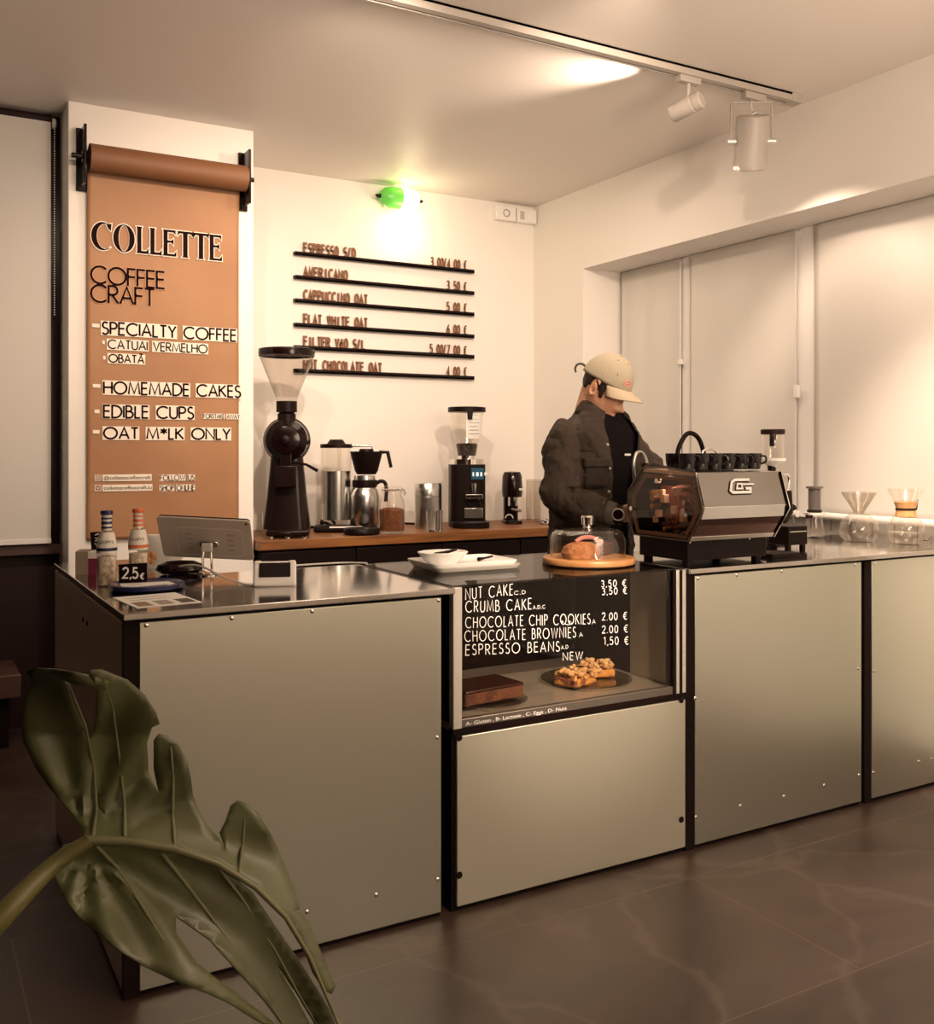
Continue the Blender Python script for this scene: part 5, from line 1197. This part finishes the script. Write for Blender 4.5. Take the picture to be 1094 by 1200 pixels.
for S_, E_, W_ in ((SH_R, EL_R, WR_R), (SH_L, EL_L, WR_L)):
    body.tube([S_, (S_+E_)/2, E_, (E_+W_)/2, W_], [.050, .046, .040, .038, .027], 16)
def hand(mb, W_, d, pal, side, curl):
    """palm and five bent fingers; d = pointing direction, pal = palm normal (towards what it holds)"""
    d = d.normalized(); pal = (pal - d*pal.dot(d)).normalized(); x = d.cross(pal)*side
    K = W_ + d*.088
    for i in range(7):
        s_ = -.031+.0103*i; mb.tube([W_+x*s_*.55-d*.01, W_+x*s_*.9+d*.045, K+x*s_-pal*.002], [.0125, .0135, .0105], 10)
    for s_, l, c in ((.031, .072, 1.0), (.0105, .082, 1.0), (-.0105, .077, 1.05), (-.031, .060, 1.1)):
        p = K+x*s_; a = 0; pts_ = [p-d*.012]; rr = [.0095]
        for seg_, kk in ((.45, .55), (.31, .9), (.24, .6)):
            a += curl*c*kk; dd = d*math.cos(a)+pal*math.sin(a); p = p+dd*l*seg_; pts_.append(p); rr.append(.0088-.0008*len(rr))
        mb.tube(pts_, rr, 10)
    p0 = W_+x*.026+d*.020; p1 = p0+x*.026+d*.028+pal*.012; p2 = p1+x*.004+d*.026+pal*.018; p3 = p2-x*.004+d*.018+pal*.012
    mb.tube([p0, p1, p2, p3], [.013, .0115, .0098, .0078], 10)
hand(body, WR_R, Vector((.80, -.10, .03)), Vector((.10, -.75, -.6)), -1, .55)
hand(body, WR_L, Vector((-.85, -.25, -.1)), Vector((-.1, -.55, -.8)), 1, .5)
for s_ in (-1, 1):
    body.tube([T(.085*s_, 0, .90), T(.09*s_, .01, .48), T(.09*s_, -.01, .10)], [.085, .055, .040], 16)
    body.tube([T(.09*s_, -.05, .045), T(.09*s_, .07, .040), T(.092*s_, .15, .030)], [.038, .038, .025], 12)
bo = body.build('body', skin, per)
rm_ = bo.modifiers.new('fuse', 'REMESH'); rm_.mode = 'VOXEL'; rm_.voxel_size = .0033; rm_.use_smooth_shade = True
sm_ = bo.modifiers.new('relax', 'SMOOTH'); sm_.factor = .5; sm_.iterations = 1
# trousers and shoes
m = MB(); loft(m, [(.78, .165, .115, .12), (.90, .165, .115, .115), (.99, .158, .11, .11)], cap=True)
for s_ in (-1, 1): m.tube([T(.082*s_, 0, .86), T(.09*s_, .01, .48), T(.09*s_, -.005, .11), T(.09*s_, -.005, .075)], [.100, .075, .062, .066], 20)
m.build('trousers', mat('dark_trousers', (.015, .012, .012), .85), per)
for s_ in (-1, 1):
    m = MB(); m.tube([T(.09*s_, -.075, .048), T(.09*s_, .0, .055), T(.09*s_, .09, .046), T(.092*s_, .165, .034), T(.092*s_, .185, .030)], [.036, .046, .044, .034, .018], 16)
    m.build('shoe', M['black'], per)
# tee and open overshirt
m = MB(); loft(m, [(.86, .170, .113, .12), (1.0, .165, .112, .112), (1.15, .165, .116, .115), (1.28, .178, .118, .118), (1.345, .180, .106, .108), (1.395, .13, .084, .09), (1.425, .078, .070, .075)], cap=False, wr=.01); m.build('black_tee', teem, per)
p_ = T(-.02, .128, 1.262); MB().box(-.020, .020, -.001, .001, -.004, .004, Matrix.Translation(p_) @ Matrix.Rotation(R(18), 4, 'Z')).build('tee_logo', M['white'], per, smooth=False)
JT = [(.80, .205, .135, .150), (.92, .192, .132, .140), (1.05, .186, .130, .136), (1.18, .194, .134, .136), (1.28, .206, .134, .138), (1.335, .208, .124, .132), (1.375, .175, .108, .118), (1.410, .120, .090, .104), (1.430, .086, .080, .095)]
zs_ = [.80+.63*i/34 for i in range(35)]
gp_ = lambda z: R(interp([(.80, 13), (1.0, 17), (1.2, 20), (1.32, 25), (1.43, 42)], z)[0])
m = MB(); loft(m, JT, 64, gp_, cap=False, wr=.034, zs=zs_)
def sleeve(mb, S_, E_, W_, seed):
    rr = random.Random(seed); ph = [rr.uniform(0, 6) for _ in range(4)]
    S0 = S_ + (Vector((0, 0, S_.z))-S_)*.22 + Z_*.005
    P = smooth_path([S0, S_+(E_-S_)*.12, S_+(E_-S_)*.5, E_+(S_-E_)*.06, E_+(W_-E_)*.45, E_+(W_-E_)*.86], 9); n = len(P)
    rad = [(0, .052), (.10, .064), (.22, .072), (.42, .070), (.60, .066), (.80, .056), (1, .045)]
    prev = None; rows = []
    for i, p in enumerate(P):
        t_ = ((P[min(n-1, i+1)])-(P[max(0, i-1)])).normalized()
        x = t_.cross(Vector((0, 1, .2))).normalized() if prev is None else (prev-t_*prev.dot(t_)).normalized(); prev = x; y = t_.cross(x)
        k = i/(n-1); r0 = interp(rad, k)[0]; row = []
        for j in range(28):
            a = 2*math.pi*j/28
            fold = .085*math.sin(k*26+2*math.sin(a+ph[0])+ph[1])*(.4+1.2*g(k, .60, .16)+.6*g(k, .95, .1)) + .03*math.sin(3*a+k*14+ph[2])
            row.append(mb.v(p + (x*math.cos(a)+y*math.sin(a))*r0*(1+fold)))
        rows.append(row)
    for A, B in zip(rows, rows[1:]):
        for j in range(28): mb.face([A[j], A[(j+1) % 28], B[(j+1) % 28], B[j]])
sleeve(m, SH_R, EL_R, WR_R, 4); sleeve(m, SH_L, EL_L, WR_L, 9)
ov = m.build('overshirt', jacket, per, solid=.003, sub=2)
tx = bpy.data.textures.new('fabric_folds', 'CLOUDS'); tx.noise_scale = .075; tx.noise_depth = 2
dm = ov.modifiers.new('folds', 'DISPLACE'); dm.texture = tx; dm.strength = .034; dm.mid_level = .5; dm.texture_coords = 'LOCAL'
for E_, W_ in ((EL_R, WR_R), (EL_L, WR_L)):
    d = (W_-E_).normalized(); MB().tube([W_-d*.055, W_-d*.050, W_-d*.008, W_-d*.004], [.043, .0455, .041, .038], 24).build('cuff', mat('grey_cuff', (.075, .062, .048), .8, bump=(60, .2)), per)
# collar
m = MB(); rows = []
for k in range(33):
    a = R(40) + R(280)*k/32; c, s_ = math.cos(a), math.sin(a); row = []
    for q, (rr_2, dz) in enumerate(((.078, 0), (.080, .042), (.086, .048), (.098, .012), (.102, -.004))):
        ff = max(0, c); row.append(m.v(T(-rr_2*s_*1.02, rr_2*c*.95-.008, 1.425+dz-.035*ff*(1 if q else .6)-.015*ff*(q > 2))))
    rows.append(row)
for A, B in zip(rows, rows[1:]):
    for q in range(4): m.face([A[q], A[q+1], B[q+1], B[q]])
m.build('collar', jacket, per, solid=.003)
# chest pocket with flap, placket buttons
def on_front(a_deg, z, off): w_, fd, bd = interp(JT, z); c, s_ = sup(R(a_deg)); return T(w_*s_, fd*c, z) + (TR_*math.sin(R(a_deg))+TF*math.cos(R(a_deg)))*off
m = MB()
def patch(a0, a1, z0, z1, off):
    Vv = [[m.v(on_front(a0+(a1-a0)*i/8, z0+(z1-z0)*j/5, off)) for j in range(6)] for i in range(9)]
    for i in range(8):
        for j in range(5): m.face([Vv[i][j], Vv[i+1][j], Vv[i+1][j+1], Vv[i][j+1]])
patch(28, 62, 1.135, 1.235, .006); m.build('chest_pocket', jacket, per, solid=.004)
m = MB(); patch(26, 64, 1.215, 1.250, .011); m.build('pocket_flap', jacket, per, solid=.004)
for z in (1.30, 1.21, 1.12, 1.03):
    p = on_front(math.degrees(gp_(z))+5, z, .008); MB().ball(p, .006, 10, 6).build('button', M['profile'], per)
# watch
wd = (WR_R-EL_R).normalized(); wc = WR_R + wd*.012
vc = (Vector((-RT.x, -RT.y, CAM_H)) - wc); vc = (vc - wd*vc.dot(wd)*.75).normalized(); wrot = vc.to_track_quat('Z', 'Y').to_matrix().to_4x4()
MB().lathe([(.0165, .030), (.0225, .031), (.0225, .038), (.0185, .0395)], wc, 28, wrot).build('watch_bezel', M['profile'], per)
MB().lathe([(0, .0375), (.0188, .0375)], wc, 28, wrot).build('watch_dial', M['gloss_black'], per)
MB().tube([wc-wd*.010, wc+wd*.010], [.0345, .0345], 24, cap=False).build('watch_strap', M['black'], per, solid=.002)
# lips, a shade redder than the skin
m = MB(); rows = []
for i in range(5):
    u = -.0905+.019*i/4; row = []
    for k in range(13):
        r = -.019+.038*k/12; q_ = 1-(r/.021)**2
        row.append(m.v(Hd(r, .0905+.0095*q_*(1-.25*abs(i-2))-.0012*(i == 2), -.0815+(u+.0815)*max(.05, q_))))
    rows.append(row)
for A, B in zip(rows, rows[1:]):
    for k in range(12): m.face([A[k], A[k+1], B[k+1], B[k]])
m.build('lips', mat('lips', (.42, .15, .10), .5), per, solid=.002)
# hair under the cap, cap
m = MB(); rows = []
for i in range(9):
    u = -.030+.075*i/8; row = []
    for k in range(33):
        a = R(68)+R(224)*k/32; w_, fd, bd = interp(HT, u); c, s_ = sup(a, 2.15)
        if u < 0 and abs(abs(math.degrees(a)-180)-90) < 25: pass
        row.append(m.v(Hd(w_*s_*1.035, (fd if c > 0 else bd)*c*1.035, u + (.018 if 62 < abs(math.degrees(a)-180) < 100 and i < 3 else 0))))
    rows.append(row)
for A, B in zip(rows, rows[1:]):
    for k in range(32): m.face([A[k], A[k+1], B[k+1], B[k]])
m.build('hair', hairm, per, solid=.004)
cap_ = MB(); rows = []
CB = .026
for i in range(15):
    t_ = i/14; ph = t_*math.pi/2
    rad = math.cos(ph)**.85 if t_ < 1 else 0; u = CB+.108*math.sin(ph)**1.05
    row = []
    for k in range(48):
        a = 2*math.pi*k/48; c, s_ = math.cos(a), math.sin(a); sm2 = 1-.010*abs(math.cos(3*a))**14
        row.append(cap_.v(Hd(.083*s_*max(rad, .001)*sm2, (.102 if c > 0 else .108)*c*max(rad, .001)*sm2-.004, u-.010*(1-t_)*max(0, -c))))
    rows.append(row)
for A, B in zip(rows, rows[1:]):
    for k in range(48): cap_.face([A[k], A[(k+1) % 48], B[(k+1) % 48], B[k]])
co = cap_.build('cap', capm, per, solid=.003, angle=60)
m = MB(); rows = []
for i in range(9):
    t_ = i/8; row = []
    for k in range(25):
        a = R(-66+132*k/24); ln = .070*t_*max(0, math.cos(a*1.28))**.6
        row.append(m.v(Hd(.084*math.sin(a)*(1-.04*t_), .100*math.cos(a)+ln-.003, CB+.006-.010*t_*math.cos(a)-.040*math.sin(a)**2*t_**.7-.012*abs(math.sin(a))**3)))
    rows.append(row)
for A, B in zip(rows, rows[1:]):
    for k in range(24): m.face([A[k], A[k+1], B[k+1], B[k]])
m.build('cap_brim', mat('cap_brim_cotton', (.58, .48, .34), .85), co, solid=.004)
MB().ball(Hd(0, -.004, CB+.110), (.007, .007, .005), 10, 6).build('cap_button', capm, co)
for a, u in ((R(20), .095), (R(-20), .095), (R(70), .095), (R(55), .05)):
    ph = math.asin(min(1, (u/.108)**(1/1.05))); rad = math.cos(ph)**.85
    MB().ball(Hd(.0835*math.sin(a)*rad, .1025*math.cos(a)*rad-.004, CB+u), .0028, 8, 5).build('cap_eyelet', M['dark_brown'], co)
k_ = MB(); pth = []
def capP(a, u, o=1.02):
    ph = math.asin(min(1, (u/.108)**(1/1.05))); rad = math.cos(ph)**.85; return Hd(.083*math.sin(a)*rad*o, .102*math.cos(a)*rad*o-.004, CB+u)
k_.tube([capP(R(q), z) for q, z in ((6, .034), (13, .043), (24, .045), (32, .038), (31, .028), (20, .024), (9, .026), (6, .034))], .0028, 6)
k_.tube([capP(R(q), z) for q, z in ((11, .033), (19, .036), (26, .032))], .0025, 6); k_.build('cap_emblem', mat('pink_embroidery', (.75, .33, .25), .8), co)
MB().tube(smooth_path([Hd(.02, -.104, .030), Hd(.025, -.122, .034), Hd(.03, -.138, .022), Hd(.03, -.138, .004), Hd(.03, -.128, -.006)]), .0045, 8).build('cap_strap', mat('dark_strap', (.05, .045, .03), .7), co)
# ---------------------------------------------------------------- potted monstera in front, at the camera's side
leafm = mat('monstera_leaf', (0.110, 0.122, 0.050), .40, vary=(5, (0.068, 0.072, 0.030), 4, .35, .65), bump=(8, .15), spec=.5)
veinm = mat('leaf_vein', (0.135, 0.135, 0.06), .5)
stemm = mat('leaf_stem', (0.115, 0.105, 0.026), .45, vary=(6, (.11, .10, .03), 3, .4, .6))
MID = [(100, 985), (150, 986), (205, 995), (255, 1012), (300, 1040), (335, 1075), (362, 1120), (392, 1190), (410, 1240)]
def mid_side(x, y):
    best = None
    for (x0, y0), (x1, y1) in zip(MID, MID[1:]):
        dx, dy = x1-x0, y1-y0; t_ = max(0, min(1, ((x-x0)*dx+(y-y0)*dy)/(dx*dx+dy*dy))); qx, qy = x0+dx*t_, y0+dy*t_
        d = math.hypot(x-qx, y-qy); s_ = (x-qx)*dy-(y-qy)*dx
        if best is None or d < best[0]: best = (d, 1 if s_ > 0 else -1, t_)
    return best[0]*best[1]                 # positive above the midrib
def leaf_pt(x, y):
    """point of the leaf surface, a cupped blade about a metre from the camera"""
    s_ = mid_side(x, y); a = abs(s_)
    D = 1.10 + .00055*(x-100)*.35 + (.00030*s_ if s_ > 0 else .00055*s_) + .012*math.sin(a*.032) - .010*math.exp(-(a/14)**2)
    ang = math.atan2(y-985, x-100); D += .006*math.sin(ang*13)*min(1, a/60)
    if s_ > 0 and y < 860: D -= .0016*(860-y)*max(0, 1-abs(x-90)/160)
    f = Vector((SY, CY, 0)); r = Vector((CY, -SY, 0))
    return Vector((0, 0, CAM_H)) + f*D + r*((x-547)/F_PX*D) + Z_*((528-y)/F_PX*D)
LOBES = [
 [(31,787),(42,783),(64,784),(88,788),(112,793),(130,799),(124,808),(112,808),(104,804),(88,802),(70,795),(50,790)],
 [(100,985),(97,972),(82,950),(60,925),(42,900),(28,870),(24,842),(28,815),(40,798),(31,787),(42,783),(62,786),(78,800),(86,826),(98,852),(106,866),(112,905),(114,945),(112,985)],
 [(112,985),(114,945),(112,905),(106,866),(112,846),(114,806),(104,792),(106,785),(120,785),(150,797),(170,815),(183,835),(187,848),(178,852),(172,870),(174,905),(186,930),(200,960),(205,995),(150,986)],
 [(205,995),(200,960),(186,930),(180,900),(180,868),(186,860),(196,862),(210,874),(220,895),(224,915),(226,932),(232,948),(243,968),(258,984),(266,1000),(270,1022),(255,1012)],
 [(270,1022),(266,1000),(257,976),(264,962),(270,944),(278,938),(288,941),(302,953),(318,978),(332,1010),(345,1045),(351,1066),(340,1068),(335,1075),(300,1040)],
 [(335,1075),(340,1068),(352,1070),(362,1082),(374,1112),(386,1142),(393,1156),(388,1165),(378,1158),(366,1140),(357,1116)],
 [(100,985),(75,990),(64,1004),(64,1028),(74,1050),(92,1074),(120,1098),(144,1117),(172,1134),(200,1148),(232,1160),(265,1174),(300,1196),(324,1208),(318,1196),(269,1159),(230,1129),(206,1094),(205,1073),(186,1050),(150,1010),(112,988)],
 [(112,988),(150,1010),(186,1050),(205,1073),(246,1102),(280,1140),(310,1174),(334,1206),(346,1224),(352,1226),(346,1208),(322,1172),(296,1132),(262,1082),(225,1035),(180,1000),(150,988)],
 [(150,988),(180,1000),(225,1035),(262,1082),(296,1132),(322,1172),(346,1208),(366,1236),(374,1232),(366,1206),(346,1168),(322,1128),(296,1090),(268,1052),(236,1016),(205,996)],
 [(205,996),(236,1016),(268,1052),(296,1090),(322,1128),(344,1160),(366,1196),(382,1224),(400,1238),(398,1214),(384,1180),(352,1128),(320,1082),(296,1046),(255,1014)],
]
plant = thing('monstera_plant', 'potted monstera with one big split leaf reaching in front of the counter corner', 'plant', (-.36, 1.02, 0))
PO = Vector((-.36, 1.02, 0))
def lobe_mesh(mb, L):
    bm = bmesh.new(); vs = [bm.verts.new((x, y, 0)) for x, y in L]; es = [bm.edges.new((vs[i], vs[(i+1) % len(vs)])) for i in range(len(vs))]
    bmesh.ops.triangle_fill(bm, edges=es, use_beauty=True)
    for _ in range(4):
        long_ = [e for e in bm.edges if e.calc_length() > 14]
        if not long_: break
        bmesh.ops.subdivide_edges(bm, edges=long_, cuts=1); bmesh.ops.triangulate(bm, faces=bm.faces[:])
        bmesh.ops.beautify_fill(bm, faces=bm.faces[:], edges=[e for e in bm.edges if len(e.link_faces) == 2])
    mp = {v: mb.v(leaf_pt(v.co.x, v.co.y)-PO) for v in bm.verts}
    for f in bm.faces: mb.face([mp[v] for v in f.verts])
    bm.free()
m = MB()
for L in LOBES: lobe_mesh(m, L)
bmesh.ops.remove_doubles(m.bm, verts=m.bm.verts[:], dist=.0006)
leaf = m.build('leaf_blade', leafm, plant, solid=.0016, angle=70)
MB().tube([leaf_pt(x, y)-PO for x, y in MID], [.0055, .005, .0045, .004, .0035, .003, .0024, .0018, .001], 10).build('midrib', veinm, leaf)
for P in ([(108,984),(113,950),(110,900),(100,850),(80,800)], [(146,984),(146,945),(140,890),(132,830),(122,795)], [(205,993),(202,955),(203,910),(200,875)], [(280,1025),(284,990),(286,960)], [(112,990),(140,1020),(165,1060),(190,1100),(226,1140)],
          [(190,1000),(225,1045),(262,1095),(300,1150),(335,1205)], [(255,1015),(285,1055),(320,1110),(350,1165),(380,1215)]):
    MB().tube([leaf_pt(x, y)-PO for x, y in P], [.0024, .002, .0017, .0014, .001][:len(P)], 8).build('side_vein', veinm, leaf)
j = leaf_pt(100, 985)
def dpt(x, y, D): return Vector((0, 0, CAM_H)) + Vector((SY, CY, 0))*D + Vector((CY, -SY, 0))*((x-547)/F_PX*D) + Z_*((528-y)/F_PX*D)
P = [j+Vector((.004, -.004, .001)), dpt(60, 1016, 1.07), dpt(0, 1076, 1.02), dpt(-70, 1150, .99), Vector((-.22, 1.03, .62)), Vector((-.32, 1.02, .42))]
MB().tube([q-PO for q in smooth_path(P, 6)], [.007+.0058*min(1, i/12) for i in range(31)], 14).build('petiole', stemm, plant)
MB().lathe([(0, 0), (.12, 0), (.15, .02), (.185, .36), (.19, .40), (.175, .40), (.17, .37), (0, .36)], seg=40).build('pot', mat('dark_pot', (.05, .035, .03), .6), plant)
MB().lathe([(0, .362), (.168, .368), (.10, .385), (0, .39)], seg=30).build('soil', mat('soil', (.03, .018, .012), .95, bump=(60, 1)), plant)
